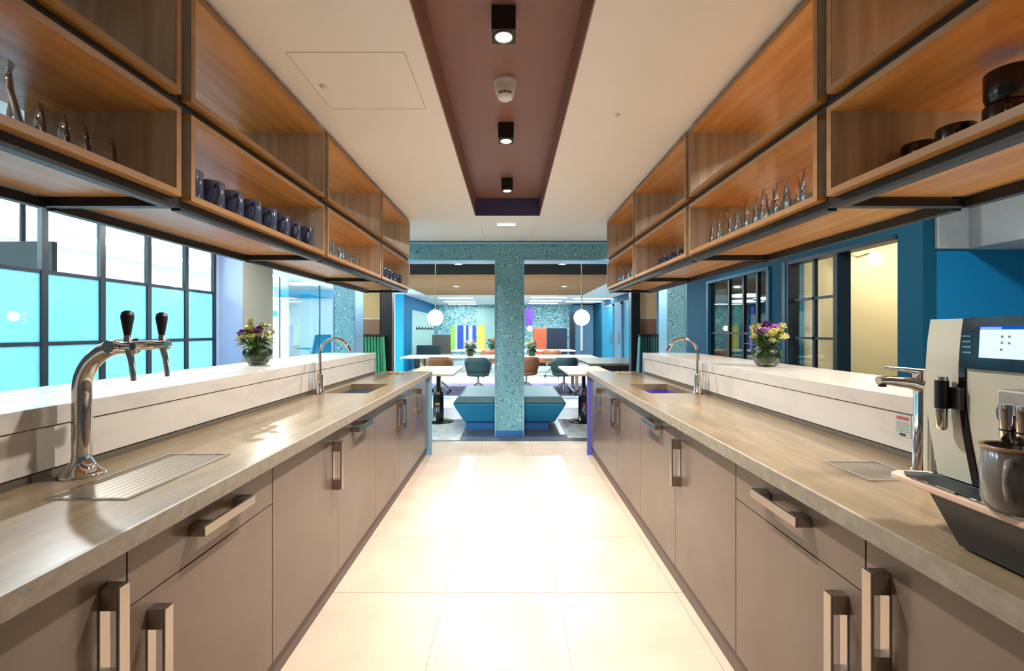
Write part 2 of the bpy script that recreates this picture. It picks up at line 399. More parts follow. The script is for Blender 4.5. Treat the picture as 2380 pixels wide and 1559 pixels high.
# the open doorway and the gridded glass beside it
fr = MB()
fr.box(XR - 0.02, XR + 0.13, 4.24, 5.93, 2.19, 2.235)
fr.box(XR - 0.02, XR + 0.13, 4.995, 5.06, 0.05, 2.19); fr.box(XR - 0.02, XR + 0.13, 5.88, 5.93, 0.05, 2.19)
w2 = struct(fr.build('window_2', 'frame_dark'), 'dark framed glass grid beside the beige doorway')
mu = MB(); mu.box(XR + 0.03, XR + 0.07, 5.44, 5.48, 0.05, 2.19); mu.build('mullion', 'frame_dark', w2)
for z in (0.77, 1.25, 1.73): box('transom', 'frame_dark', XR + 0.03, XR + 0.07, 5.06, 5.88, z - 0.014, z + 0.014, w2)
zz = [0.05, 0.77, 1.25, 1.73, 2.19]
for a, b_ in ((5.06, 5.44), (5.48, 5.88)):
    for k in range(4): box('pane', 'glass', XR + 0.045, XR + 0.052, a, b_, zz[k] + 0.014 * (k > 0), zz[k + 1] - 0.014 * (k < 3), w2)
box('jamb', 'frame_teal', XR - 0.03, XR + 0.0, 5.93, 6.0, 0, 2.235, w2)
# beige room behind
br = MB(); br.box(3.73, 6.6, 6.2, 6.3, 0, 2.9); br.box(6.6, 6.7, 4.11, 6.3, 0, 2.9); br.box(3.73, 6.7, 4.11, 6.3, 2.6, 2.7)
struct(br.build('wall_beige_room', 'beige_wall'), 'beige walls of the small room behind the open doorway')
struct(box('trim_2', 'door_teal', 3.735, 3.97, 6.16, 6.198, 0, 2.6), 'teal strip on the beige wall seen through the glass grid')
lx, lz = px(2033, 600, 5.9)
t = thing('wall_sconce', 'round glass globe light on the beige wall in the doorway', 'lamp', (lx, 6.19, lz))
MB().tube([(lx, 6.2, lz + 0.06), (lx, 5.95, lz + 0.08)], 0.012, 8).build('arm', 'nickel', t)
MB().ball((lx, 5.9, lz), 0.085).build('globe', 'globe', t)
def add_light(name, kind, loc, power, col, size=0.1, parent=None, rot=None, spread=None):
    l = bpy.data.lights.new(name, kind); l.energy = power; l.color = col
    if kind == 'AREA':
        l.shape = 'DISK'; l.size = size
        if spread: l.spread = spread
    else: l.shadow_soft_size = size
    o = bpy.data.objects.new(name, l); COL.objects.link(o)
    if parent is not None: o.parent = parent; o.location = mw(parent).inverted() @ Vector(loc)
    else: o.location = loc
    if rot: o.rotation_euler = rot
    return o
add_light('sconce_light', 'POINT', (lx + 0.45, 5.35, lz - 0.05), 42, (1, 0.92, 0.72), 0.12, t)
# dark glazed room
fr = MB()
fr.box(XR - 0.03, XR + 0.1, 6.32, 8.32, 2.19, 2.235)
for y in (6.34, 8.28): fr.box(XR - 0.03, XR + 0.1, y - 0.035, y + 0.035, 0.05, 2.19)
w3 = struct(fr.build('window_3', 'frame_teal'), 'dark glazed partition with slim mullions behind the right vase')
ym = [6.375, 6.68, 7.08, 7.55, 8.245]
for y in ym[1:4]: box('mullion', 'frame_dark', XR + 0.01, XR + 0.06, y - 0.022, y + 0.022, 0.05, 2.19, w3)
for k in range(4):
    a = ym[k] + (0.022 if k else 0); b_ = ym[k + 1] - (0.022 if k < 3 else 0)
    for z0, z1 in ((0.05, 1.285), (1.315, 2.19)):
        box('pane', 'glass_dark', XR + 0.03, XR + 0.037, a, b_, z0, z1, w3)
    box('transom', 'frame_dark', XR + 0.015, XR + 0.055, a, b_, 1.285, 1.315, w3)
dr = MB(); dr.box(3.73, 8, 12.4, 12.5, 0, 2.9); dr.box(7.9, 8, 6.31, 12.4, 0, 2.9); dr.box(3.73, 8, 6.31, 12.5, 2.6, 2.7)
struct(dr.build('wall_dark_room', 'dark_room'), 'dim grey green walls of the glazed room')
for k, (xp, yp, Y, w, lab) in enumerate([(1730, 689, 9.6, 0.55, 'large oval ceiling light behind the dark glazing'), (1722, 702, 10.8, 0.5, 'lower oval ceiling light behind the dark glazing'), (1777, 696, 9.0, 0.3, 'small oval light by the right mullion of the dark glazing')]):
    X, Z = px(xp, yp, Y)
    t = thing('oval_light', lab, 'lamp', (X, Y, Z), 0, 'oval lights in the dark glazed room')
    m_ = MB(); m_.lathe([(1e-4, 0), (w * 0.5, 0), (w * 0.5, 0.04), (1e-4, 0.04)], (X, Y, Z), 24, False); m_.build('shade', 'panel_right', t)
    MB().tube([(X, Y, Z + 0.04), (X, Y, 2.6)], 0.008, 6).build('cable', 'steel_black', t)
for k, (xa, xb, ya, yb, Y, m_, lab) in enumerate([(1706, 1722, 705, 900, 9.4, 'green_banner', 'bright green hanging banner behind the dark glazing'), (1726, 1733, 715, 900, 9.6, 'green_banner', 'slim green strip beside the banner'), (1744, 1752, 712, 900, 9.2, 'purple_cloth', 'dark purple hanging strip behind the dark glazing'), (1762, 1795, 704, 930, 8.6, 'beige_wall', 'pale beige panel standing behind the right vase'), (1664, 1688, 672, 712, 10.6, 'white_wall', 'white lit board high in the dark room')]):
    xa_, za = px(xa, ya, Y); xb_, zb = px(xb, yb, Y)
    tag(box('banner', m_, xa_, xb_, Y, Y + 0.03, max(0.0, zb), za), lab, 'banner')

# ------------------------------------------------------------------ setting: left glazed meeting room
XG = -5.0
yv = [2.6, 3.31, 4.02, 1060 * 5 / 1081, 1060 * 5 / 946, 1060 * 5 / 838, 1060 * 5 / 751, 1060 * 5 / 686]
ztr = [0.42, 1.2, 1.975, 2.98]
w1f = MB(); w1f.box(XG - 0.06, XG, yv[0] - 0.06, yv[-1] + 0.05, 2.94, 3.0)
w1 = struct(w1f.build('window_1', 'frame_dark'), 'black gridded glass partition with cyan frosted panes left of the bar')
for k, y in enumerate(yv): box('mullion', 'frame_dark', XG - 0.05, XG, y - 0.035, y + 0.035, 0, 2.94, w1)
for k in range(len(yv) - 1):
    a, b_ = yv[k] + 0.035, yv[k + 1] - 0.035
    for z in ztr[:3]: box('transom', 'frame_dark', XG - 0.045, XG - 0.005, a, b_, z - 0.02, z + 0.02, w1)
    box('pane', 'frosted_cyan', XG - 0.03, XG - 0.022, a, b_, 0.0, 0.40, w1)
    box('pane', 'frosted_cyan', XG - 0.03, XG - 0.022, a, b_, 0.44, 1.18, w1)
    box('pane', 'frosted_cyan', XG - 0.03, XG - 0.022, a, b_, 1.22, 1.955, w1)
    box('pane', 'glass_clear_cyan', XG - 0.03, XG - 0.022, a, b_, 1.995, 2.94, w1)
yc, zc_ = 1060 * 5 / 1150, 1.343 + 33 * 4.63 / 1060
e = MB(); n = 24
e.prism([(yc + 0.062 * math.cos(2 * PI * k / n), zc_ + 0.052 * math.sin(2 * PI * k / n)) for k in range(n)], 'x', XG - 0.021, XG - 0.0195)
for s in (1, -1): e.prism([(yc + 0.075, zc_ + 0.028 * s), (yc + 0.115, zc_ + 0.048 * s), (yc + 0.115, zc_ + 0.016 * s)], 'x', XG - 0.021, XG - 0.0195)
tag(e.build('pane_shape', 'shape_white', w1), 'white oval with two small triangles')  # flat white shape on the pane
# column between the partition and the clear glazing, light tints painted on both faces
cb = struct(box('wall_column_left', 'lavender', -5.03, -4.58, 7.8, 8.77, 0, 3.0), 'pale column with bluish light painted in at the end of the gridded partition')
box('warm_lit_side', 'column_warm_tint', -4.58, -4.565, 7.8, 8.77, 0, 3.0, cb)  # the column's own side, its warm light painted as a thin skin
w4f = MB(); w4f.box(XG - 0.04, XG, 8.78, 14.4, 2.94, 3.0); w4f.box(XG - 0.04, XG, 8.78, 14.4, 0, 0.04)
w4 = struct(w4f.build('window_4', 'frame_teal'), 'frameless clear glazing of the bright meeting room')
ys4 = [8.8, 9.93, 12.02, 14.4]
for k in range(3): box('pane', 'glass_clear_cyan', XG - 0.024, XG - 0.012, ys4[k] + 0.012, ys4[k + 1] - 0.012, 0.04, 2.94, w4)
for y in ys4[1:3]: box('glazing_joint', 'frame_teal', XG - 0.026, XG - 0.010, y - 0.012, y + 0.012, 0.04, 2.94, w4)
mr = MB(); mr.box(-9.3, -9.2, 2.4, 18.0, 0, 3.1); mr.box(-9.2, -5.07, 2.3, 2.4, 0, 3.1); mr.box(-9.2, -5.07, 18.0, 18.1, 0, 3.1); mr.box(-9.3, -5.07, 2.3, 18.1, 3.05, 3.15)
struct(mr.build('wall_meeting_room', 'white_wall'), 'white walls and ceiling of the bright meeting room')
struct(box('trim_3', 'cyan_wall', -9.19, -9.15, 2.5, 17.9, 1.9, 2.1), 'cyan band along the meeting room wall')
struct(box('trim_4', 'cyan_wall', -9.1, -5.1, 17.93, 17.98, 2.62, 2.95), 'cyan band on the end wall of the meeting room')
for k in range(6):
    y = 3.4 + k * 2.6
    t = thing('light_panel', ORD[k] + ' cool light panel from the near end of the meeting room ceiling', 'lamp', (-7.2, y, 3.05), 0, 'meeting room light panels')
    box('frame', 'white_plastic', -7.95, -6.45, y - 0.45, y + 0.45, 3.02, 3.05, t)
    box('diffuser', 'panel_left', -7.9, -6.5, y - 0.4, y + 0.4, 3.01, 3.02, t)
struct(box('window_5', 'daylight_window', -9.19, -9.17, 10.6, 11.35, 1.9, 2.9), 'white daylit window on the meeting room wall')
# television in the meeting room
t = thing('television', 'black television hung from a pole behind the frosted glass', 'television', (-6.1, 5.6, 3.05))
box('screen', 'tv_black', -6.75, -5.62, 5.6, 5.66, 2.03, 2.44, t, 0.008)
MB().tube([(-6.02, 5.63, 2.44), (-6.02, 5.63, 3.02)], 0.03, 10).build('ceiling_pole', 'steel_black', t)

# ------------------------------------------------------------------ portal with leafy pattern
PY = 5.81
p = MB(); p.box(-0.172, 0.152, PY, PY + 0.3, 0, 2.235)
por = thing('portal_frame', 'teal leaf patterned portal frame with a central pillar before the lounge', 'portal', (0, PY, 0))
box('pillar', 'portal_pattern', -0.180, 0.160, PY, PY + 0.3, 0.0, 2.25, por)
box('pillar', 'portal_pattern', -2.24, -1.99, PY, PY + 0.3, 0.0, 2.25, por)
box('pillar', 'portal_pattern', 2.01, 2.23, PY, PY + 0.3, 0.0, 2.25, por)
box('header', 'portal_pattern', -2.24, 2.23, PY, PY + 0.3, 2.25, 2.44, por)
def pedge(x0, x1, z0, z1): box('edge_strip', 'portal_edge', x0, x1, PY - 0.006, PY + 0.306, z0, z1, por)
for xa, xb in ((-0.198, -0.180), (0.160, 0.178), (-1.99, -1.972), (1.992, 2.01), (-2.258, -2.24), (2.23, 2.248)): pedge(xa, xb, 0, 2.25)
pedge(-1.972, -0.198, 2.235, 2.25); pedge(0.178, 1.992, 2.235, 2.25); pedge(-2.258, 2.248, 2.44, 2.475)
box('skirting', 'ottoman_base', -0.182, 0.162, PY - 0.008, PY - 0.001, 0, 0.07, por)

# ------------------------------------------------------------------ counters
SIDES = {
    'left': dict(s=-1, xw=.848, xd=.885, xp=.908, xb=1.39, xl=1.91, xs=1.03, xf=1.06, y0=1.053, dy=.645),
    'right': dict(s=1, xw=.830, xd=.866, xp=.885, xb=1.37, xl=1.88, xs=.99, xf=1.02, y0=1.111, dy=.640)}
YEND = 4.95
def vhandle(parent, s, xd, y, z0=0.55, z1=0.79):
    m_ = MB()
    m_.box(s * (xd - 0.046), s * (xd - 0.038), y - 0.014, y + 0.014, z0, z1)
    m_.box(s * (xd - 0.038), s * xd, y - 0.014, y + 0.014, z0, z0 + 0.05); m_.box(s * (xd - 0.038), s * xd, y - 0.014, y + 0.014, z1 - 0.05, z1)
    m_.box(s * (xd - 0.003), s * xd, y - 0.014, y + 0.014, z0 + 0.05, z1 - 0.05)
    return m_.build('handle', 'nickel', parent, 0.0015)
def hhandle(parent, s, xd, y0, y1, z):
    m_ = MB()
    m_.box(s * (xd - 0.046), s * (xd - 0.038), y0, y1, z - 0.014, z + 0.014)
    m_.box(s * (xd - 0.038), s * xd, y0, y0 + 0.05, z - 0.014, z + 0.014); m_.box(s * (xd - 0.038), s * xd, y1 - 0.05, y1, z - 0.014, z + 0.014)
    return m_.build('handle', 'nickel', parent, 0.0015)
KIND = ['door_far', 'door_far', 'drawer_near', 'door_far', 'appliance', 'door_far', 'door_near', 'door_near']
KLAB = ['{o} cabinet before the first tall handle under the {d} worktop', 'nearest taupe cabinet in view under the {d} worktop', 'taupe cabinet with a top drawer under the {d} worktop', 'taupe cabinet next beyond the drawer cabinet, {d} counter',
        'taupe panelled appliance with a horizontal handle under the {d} worktop', 'near cabinet of the paired handles below the {d} sink', 'far cabinet of the paired handles below the {d} sink', 'last taupe cabinet at the far end of the {d} counter']
KLAB[0] = 'taupe cabinet out beside the camera under the {d} worktop'
for d, P in SIDES.items():
    s, xd, xb = P['s'], P['xd'], P['xb']
    for k, kind in enumerate(KIND):
        ya = P['y0'] + (k - 2) * P['dy']; yb = ya + P['dy'] if k < 7 else YEND - 0.03
        t = thing('base_cabinet', KLAB[k].format(d=d, o='x'), 'cabinet', (s * 1.1, (ya + yb) / 2, 0), 0, 'taupe base cabinets of the %s counter' % d)
        top = 0.66 if k in (5, 6) else 0.85
        box('carcass', 'carcass', s * (xd + 0.021), s * (xb - 0.02), ya + 0.001, yb - 0.001, 0.106, top, t)
        box('plinth', 'plinth', s * P['xp'], s * (P['xp'] + 0.018), ya + 0.0005, yb - 0.0005, 0.0, 0.105, t)
        g = 0.0018
        if kind == 'drawer_near':
            dz = 0.70
            dr_ = box('drawer', 'taupe', s * xd, s * (xd + 0.02), ya + g, yb - g, dz + g, 0.85, t, 0.001)
            hhandle(dr_, s, xd, ya + 0.2, ya + 0.45, 0.79)
            do = box('door', 'taupe', s * xd, s * (xd + 0.02), ya + g, yb - g, 0.106, dz - g, t, 0.001)
            vhandle(do, s, xd, ya + 0.07, 0.42, 0.665)
        else:
            do = box('door', 'taupe', s * xd, s * (xd + 0.02), ya + g, yb - g, 0.106, 0.85, t, 0.001)
            if kind == 'appliance': hhandle(do, s, xd, ya + 0.2, ya + 0.45, 0.79)
            elif kind == 'door_far': vhandle(do, s, xd, yb - 0.06)
            else: vhandle(do, s, xd, ya + 0.06)
    # end panel
    tag(box('end_panel', 'end_bluish_light' if s < 0 else 'end_violet_light', s * (P['xw'] + 0.002), s * (xb + 0.04), YEND - 0.028, YEND, 0, 0.853),
        'left counter end panel with bluish light painted in its colour' if s < 0 else 'right counter end panel with violet light painted in its colour', 'panel')
    # worktop with sink opening
    xw = P['xw']; sx0, sx1, sy0, sy1 = xw + 0.16, xw + 0.47, 3.22, 3.78
    y0 = -0.9; z0, z1 = 0.854, 0.90
    wt = MB()
    wt.box(s * (xw + .012), s * xb, y0, sy0, z0, z1); wt.box(s * (xw + .012), s * xb, sy1, YEND + 0.01, z0, z1)
    wt.box(s * (xw + .012), s * sx0, sy0, sy1, z0, z1); wt.box(s * sx1, s * xb, sy0, sy1, z0, z1)
    wo = tag(wt.build('worktop', 'stone'), 'long beige stone worktop of the %s counter' % d, 'worktop')
    tag(box('front_edge', 'stone_edge', s * xw, s * (xw + .012), y0, YEND + 0.01, z0, z1, wo), 'grainy stone front edge')
    # sink
    sk = thing('sink', 'undermounted steel sink in the %s worktop' % d, 'sink', (s * (sx0 + sx1) / 2, (sy0 + sy1) / 2, 0.70))
    bs = MB(); e_ = 0.0
    bs.box(s * sx0, s * sx1, sy0, sy1, 0.70, 0.705)
    bs.box(s * (sx0 - 0.008), s * sx0, sy0 - .008, sy1 + .008, 0.70, z0 - .001); bs.box(s * sx1, s * (sx1 + 0.008), sy0 - .008, sy1 + .008, 0.70, z0 - .001)
    bs.box(s * sx0, s * sx1, sy0 - .008, sy0, 0.70, z0 - .001); bs.box(s * sx0, s * sx1, sy1, sy1 + .008, 0.70, z0 - .001)
    bs.build('basin', 'sink_steel' if s < 0 else 'sink_violet_reflection', sk)
    MB().lathe([(1e-4, .008), (.03, .008), (.04, .004), (.04, 0)], (s * (sx0 + sx1) / 2, (sy0 + sy1) / 2, .705), 20).build('drain', 'chrome', sk)
    # bar with raised marble ledge
    bt = thing('bar_ledge', 'raised white marble bar ledge behind the %s worktop' % d, 'bar', (s * (xb + .25), 2, 0))
    ye = 4.70; ys = -0.9
    box('ledge_slab', 'marble', s * xb, s * P['xl'], ys, ye, 1.055, 1.115, bt, 0.002)
    box('splash_panel', 'marble', s * (xb + .006), s * (xb + .03), ys, ye, 0.925, 1.052, bt)
    box('shadow_gap', 'gap_dark', s * (xb + .012), s * (xb + .03), ys, ye, 0.895, 0.924, bt)
    box('end_cap', 'end_bluish_light' if s < 0 else 'lavender', s * (xb - .002), s * (xb + .03), ye, ye + .02, 0.901, 1.115, bt)
    box('bar_body', 'marble', s * (xb + .031), s * (P['xl'] - .2), ys, ye, 0.0, 1.054, bt)
    # pop-up socket strip near the far end
    so = thing('socket_strip', 'small row of round brass caps set in the far end of the %s worktop' % d, 'socket', (s * 1.16, 4.66, 0.9))
    box('plate', 'chrome_soft', s * 1.07, s * 1.25, 4.62, 4.70, 0.9, 0.904, so, .001)
    for q in range(3): MB().lathe([(1e-4, .018), (.016, .018), (.019, .012), (.019, 0)], (s * (1.10 + .06 * q), 4.66, .904), 14).build('cap', 'brass', so)
    # gooseneck tap
    fx, fy = s * (xb - .055), 3.20
    ft = thing('kitchen_tap', 'tall chrome gooseneck tap beside the %s sink' % d, 'tap', (fx, fy, 0.9))
    MB().lathe([(.032, 0), (.032, .012), (.024, .02), (.022, .13), (.015, .14)], (fx, fy, .9), 20).build('tap_body', 'chrome', ft)
    R = .105; pts = [(fx, fy, 1.03), (fx, fy, 1.18)] + [(fx - s * (R - R * math.cos(a)), fy, 1.18 + R * math.sin(a)) for a in [PI * k / 14 for k in range(1, 13)]]
    MB().tube(pts, .011, 12).build('spout', 'chrome', ft)
    a_ = pts[-1]; b2 = pts[-2]; dv = (Vector(a_) - Vector(b2)).normalized() * .03
    MB().tube([a_, Vector(a_) + dv], .014, 12).build('nozzle', 'chrome', ft)
    m_ = MB(); m_.tube([(fx, fy - .02, .98), (fx, fy - .05, .985)], .014, 12); m_.tube([(fx, fy - .045, .985), (fx - s * .01, fy - .06, 1.07)], [.006, .004], 8); m_.build('lever', 'chrome', ft)

# ------------------------------------------------------------------ hanging shelves
YB = [0.35, 1.45, 2.55, 3.65, 4.70]
ZB = [(1.762, 2.040), (2.082, 2.450)]
NM = ['nearest', 'second', 'third', 'farthest']
CONT = {('left', 0, 0): 'holding drinking glasses', ('left', 1, 0): 'holding dark blue mugs', ('left', 2, 0): 'holding small glasses', ('left', 3, 0): 'holding a row of small mugs',
        ('right', 0, 0): 'holding black mugs', ('right', 1, 0): 'holding slim clear glasses', ('right', 2, 0): 'holding a few navy mugs', ('right', 3, 0): 'holding tiny glasses'}
DEP = 0.47
for d, P in SIDES.items():
    s, xs, xf = P['s'], P['xs'], P['xf']
    ft = thing('hanging_steel_rack', 'black steel hanging rack of the %s shelves' % d, 'rack', (s * (xs + .2), 2.5, CZ))
    for k, y in enumerate(YB):
        for xx in (xf, xs + DEP - .04): box('post', 'steel_black', s * xx, s * (xx + .03), y - .016, y + .016, 1.735, CZ - .001, ft)
        for z0, z1 in ((1.735, 1.758), (2.045, 2.077), (2.454, 2.475)):
            box('crossbar', 'steel_black', s * (xf + .03), s * (xs + DEP - .04), y - .016, y + .016, z0, z1, ft)
    for k in range(4):
        for z0, z1 in ((1.728, 1.758), (2.045, 2.077), (2.454, 2.475)):
            for xx in (xf, xs + DEP - .04): box('rail', 'steel_black', s * xx, s * (xx + .03), YB[k] + .016, YB[k + 1] - .016, z0, z1, ft)
        for r_ in range(2):
            z0, z1 = ZB[r_]; ya, yb = YB[k] + .022, YB[k + 1] - .022
            lab = '%s %s oak shelf box on the %s, %s' % (NM[k], 'upper' if r_ else 'lower', d, CONT.get((d, k, r_), 'standing empty'))
            bt = thing('shelf_box', lab, 'shelf', (s * (xs + .2), (ya + yb) / 2, z0), 0, 'oak shelf boxes on the %s' % d)
            th = .02; x0, x1 = s * (xs + .003), s * (xs + DEP)
            box('top_panel', 'oak', x0, x1, ya, yb, z1 - th, z1, bt); box('bottom_panel', 'oak', x0, x1, ya, yb, z0, z0 + th, bt)
            box('end_board', 'oak_end_lit', x0, x1, ya, ya + th, z0 + th, z1 - th, bt); box('end_board', 'oak_end_lit', x0, x1, yb - th, yb, z0 + th, z1 - th, bt)
            e_ = MB(); a0, a1 = s * xs, s * (xs + .003)
            e_.box(a0, a1, ya, yb, z1 - th, z1); e_.box(a0, a1, ya, yb, z0, z0 + th); e_.box(a0, a1, ya, ya + th, z0 + th, z1 - th); e_.box(a0, a1, yb - th, yb, z0 + th, z1 - th)
            e_.build('edge_band', 'oak_edge', bt)

# ------------------------------------------------------------------ mugs and glasses
def make_mug(name, label, m_, group, hh=.115, r=.043, rim=None):
    t = thing(name, label, 'mug', (0, 0, 0), 0, group)
    MB().lathe([(1e-4, 0), (r * .82, 0), (r * .9, .006), (r, .02), (r, hh - .003), (r - .002, hh), (r - .005, hh - .003), (r - .006, .012), (1e-4, .008)], seg=24).build('mug_body', m_, t)
    pts = [(0, -r + .004, hh * .82), (0, -r - .022, hh * .84), (0, -r - .034, hh * .66), (0, -r - .03, hh * .45), (0, -r - .014, hh * .28), (0, -r + .004, hh * .22)]
    MB().tube(pts, .0065, 8).build('mug_handle', m_, t)
    if rim: MB().lathe([(r + .0008, hh - .006), (r + .0006, hh), (r - .003, hh + .0015), (r - .0062, hh - .001)], seg=24).build('rim', rim, t)
    return t
def make_glass(name, label, group, prof):
    t = tag(MB().lathe(prof, seg=20).build(name, 'glassware'), label, 'glass', group)
    return t
SH = 1.783
mug_p = None
def place_mugs(d, lab, ys, x, group, rz, mm='mug_navy', z=SH, hh=.115, r=.043):
    p_ = None
    for k, y in enumerate(ys):
        l = lab.format(o=ORD[k]); dx = random.uniform(-.008, .008)
        if p_ is None:
            p_ = make_mug('mug', l, mm, group, hh, r); p_.location = (x + dx, y, z); p_.rotation_euler = (0, 0, rz)
        else: dup(p_, None, (x + dx, y, z), rz + random.uniform(-.12, .12), l, group)
place_mugs('left', '{o} dark blue mug from the near end in the second lower left shelf box', [1.585 + .1255 * k for k in range(8)], -1.115, 'dark blue mugs in the second left box', .85)
place_mugs('left', '{o} small blue mug from the near end in the farthest lower left shelf box', [3.78 + .126 * k for k in range(7)], -1.13, 'blue mugs in the farthest left box', .85)
place_mugs('right', '{o} navy mug from the near end in the third lower right shelf box', [2.98, 3.11, 3.25, 3.38, 3.50], 1.18, 'navy mugs in the third right box', -.8)
place_mugs('right', '{o} black mug from the near end in the nearest lower right shelf box', [1.12, 1.245, 1.36], 1.22, 'black mugs in the nearest right box', -.8, 'mug_black')
t = make_mug('mug', 'black mug stacked on the nearest black mug at the right edge', 'mug_black', 'black mugs in the nearest right box', .08, .046); t.location = (1.22, 1.115, SH + .1155); t.rotation_euler = (0, 0, .9)
TUM = [(1e-4, .006), (.026, .005), (.028, 0), (.030, .002), (.036, .05), (.034, .09), (.029, .125), (.0275, .125), (.0325, .09), (.0345, .05), (.028, .009), (1e-4, .008)]
SLIM = [(1e-4, .008), (.024, .006), (.026, 0), (.030, .004), (.036, .035), (.032, .08), (.021, .15), (.0195, .15), (.030, .08), (.034, .035), (.026, .01), (1e-4, .01)]
def place_glasses(lab, ys, x, group, prof):
    p_ = None
    for k, y in enumerate(ys):
        l = lab.format(o=ORD[k]); L = (x + random.uniform(-.012, .012), y, SH)
        if p_ is None: p_ = make_glass('drinking_glass', l, group, prof); p_.location = L
        else: dup(p_, None, L, 0, l, group)
place_glasses('{o} drinking glass from the near end in the nearest lower left shelf box', [1.125, 1.19, 1.262, 1.338], -1.20, 'glasses in the nearest left box', TUM)
place_glasses('{o} small glass from the near end in the third lower left shelf box', [2.70, 2.80, 2.90, 3.0, 3.1, 3.2, 3.32], -1.13, 'glasses in the third left box', TUM)
place_glasses('{o} slim glass from near end, front row, second lower right shelf box', [1.66, 1.74, 1.82, 1.90, 1.98, 2.06, 2.14, 2.22, 2.31, 2.41], 1.085, 'slim glasses in the second right box', SLIM)
place_glasses('{o} slim glass from near end, back row, second lower right shelf box', [1.70, 1.81, 1.93, 2.05, 2.17], 1.19, 'slim glasses in the second right box', SLIM)
place_glasses('{o} tiny glass from the near end in the farthest lower right shelf box', [4.05, 4.17, 4.29, 4.41, 4.53], 1.10, 'glasses in the farthest right box', TUM)
cf = tag(MB().lathe([(1e-4, .004), (.045, .003), (.048, 0), (.05, .006), (.046, .05), (.03, .12), (.026, .165), (.032, .18), (.030, .18), (.024, .165), (.028, .12), (.044, .05), (.047, .008), (1e-4, .006)], seg=24).build('carafe', 'glassware'),
         'clear glass carafe at the left edge of the nearest lower left shelf box', 'carafe'); cf.location = (-1.18, 1.045, SH)

# ------------------------------------------------------------------ ceiling fittings
LX = -0.027
for k, y in enumerate([1.878, 2.91, 3.947]):
    t = thing('ceiling_spot', ['nearest', 'middle', 'farthest'][k] + ' black cube spotlight in the brown ceiling recess', 'spotlight', (LX, y, RZ), 0, 'cube spots in the ceiling recess')
    w = .049
    o = MB(); o.box(LX - w, LX + w, y - w, y + w, RZ - .098, RZ)
    o.build('housing', 'steel_black', t, .003)
    MB().lathe([(.040, 0), (.040, -.004), (.034, -.004), (.034, 0)], (LX, y, RZ - .098), 24).build('bezel', 'nickel', t)
    MB().lathe([(1e-4, -.0015), (.033, -.0015), (.033, 0)], (LX, y, RZ - .098), 20).build('lens', 'lamp_disc', t)
    sl = add_light('spot_light', 'SPOT', (LX, y, RZ - .104), SPOT_W, (1.0, .965, .92), .03, t); sl.data.spot_size = math.radians(144); sl.data.spot_blend = 1.0
t = thing('smoke_detector', 'white round smoke detector between the ceiling spots', 'smoke detector', (LX, 2.40, RZ))
MB().lathe([(.062, 0), (.062, -.012), (.056, -.018), (.054, -.045)], (LX, 2.40, RZ), 28).build('base', 'white_plastic', t)
MB().lathe([(.054, -.045), (.05, -.06), (.04, -.085), (.025, -.095), (1e-4, -.097)], (LX, 2.40, RZ), 28).build('cover', 'white_plastic', t)
for q in range(5):
    a = -PI / 2 + (q - 2) * .32
    o = MB(); cx, cy = LX + .047 * math.cos(a), 2.40 + .047 * math.sin(a)
    o.ball((cx, cy, RZ - .073), .006, 8, 6); o.build('slot', 'detector_slot', t)
t = thing('emergency_light', 'small white emergency light on the ceiling beyond the recess', 'lamp', (-.04, 4.86, CZ))
box('housing', 'white_plastic', -.145, .06, 4.83, 4.89, CZ - .035, CZ, t, .004); box('diffuser', 'exit_glow', -.14, .055, 4.825, 4.83, CZ - .03, CZ - .005, t)
for lab, xp_, yp_ in (('small white sprinkler head by the ceiling hatch', 751, 199), ('small white sprinkler head on the right of the ceiling', 1433, 266)):
    Y = (CZ - H) * F / (VY - yp_); X = (xp_ - VX) * Y / F
    t = tag(MB().lathe([(1e-4, -.012), (.008, -.012), (.010, -.005), (.018, -.003), (.018, 0)], (0, 0, 0), 14).build('sprinkler_head', 'white_plastic'), lab, 'sprinkler'); t.location = (X, Y, CZ)

# ------------------------------------------------------------------ beer tap and drip trays
bx, by = -1.315, 1.40
t = thing('beer_tap', 'polished chrome beer tower with two black tap handles on the left worktop', 'beer tap', (bx, by, .9))
MB().lathe([(.060, 0), (.060, .005), (.052, .010), (.036, .026), (.027, .046), (.0235, .065)], (bx, by, .9), 32).build('base', 'chrome', t)
R = .13; pts = [(bx, by, .955), (bx, by, 1.05), (bx, by, 1.15)] + [(bx + R - R * math.cos(a), by, 1.165 + R * math.sin(a)) for a in [PI / 2 * k / 10 for k in range(0, 11)]] + [(-1.15, by, 1.295)]
MB().tube(pts, .0245, 24).build('column', 'chrome', t)
ya, yb = 1.300, 1.505; xb_ = -1.14; zb = 1.297
MB().tube([(xb_, ya, zb), (xb_, yb, zb)], .0145, 20).build('cross_bar', 'chrome', t)
for yy in (ya, yb): MB().tube([(xb_, yy - .008, zb), (xb_, yy + .008, zb)], .0175, 20).build('bar_collar', 'chrome', t)
for k, yy in enumerate((1.322, 1.452)):
    tp = MB(); tp.tube([(xb_ - .01, yy, zb), (xb_ + .045, yy, zb)], .012, 16); tp.tube([(xb_ + .03, yy, zb + .014), (xb_ + .03, yy, zb + .035)], [.010, .008], 14)
    tp.tube([(xb_ + .032, yy, zb - .005), (xb_ + .042, yy, zb - .04), (xb_ + .048, yy, zb - .10)], [.010, .0085, .007], 14)
    f_ = tp.build('faucet', 'chrome', t)
    MB().tube([(xb_ + .03, yy, zb + .03), (xb_ + .03, yy, zb + .05), (xb_ + .03, yy, zb + .085), (xb_ + .03, yy, zb + .098), (xb_ + .03, yy, zb + .104)], [.008, .011, .0165, .0150, .006], 18).build('tap_handle', 'black_plastic', f_)
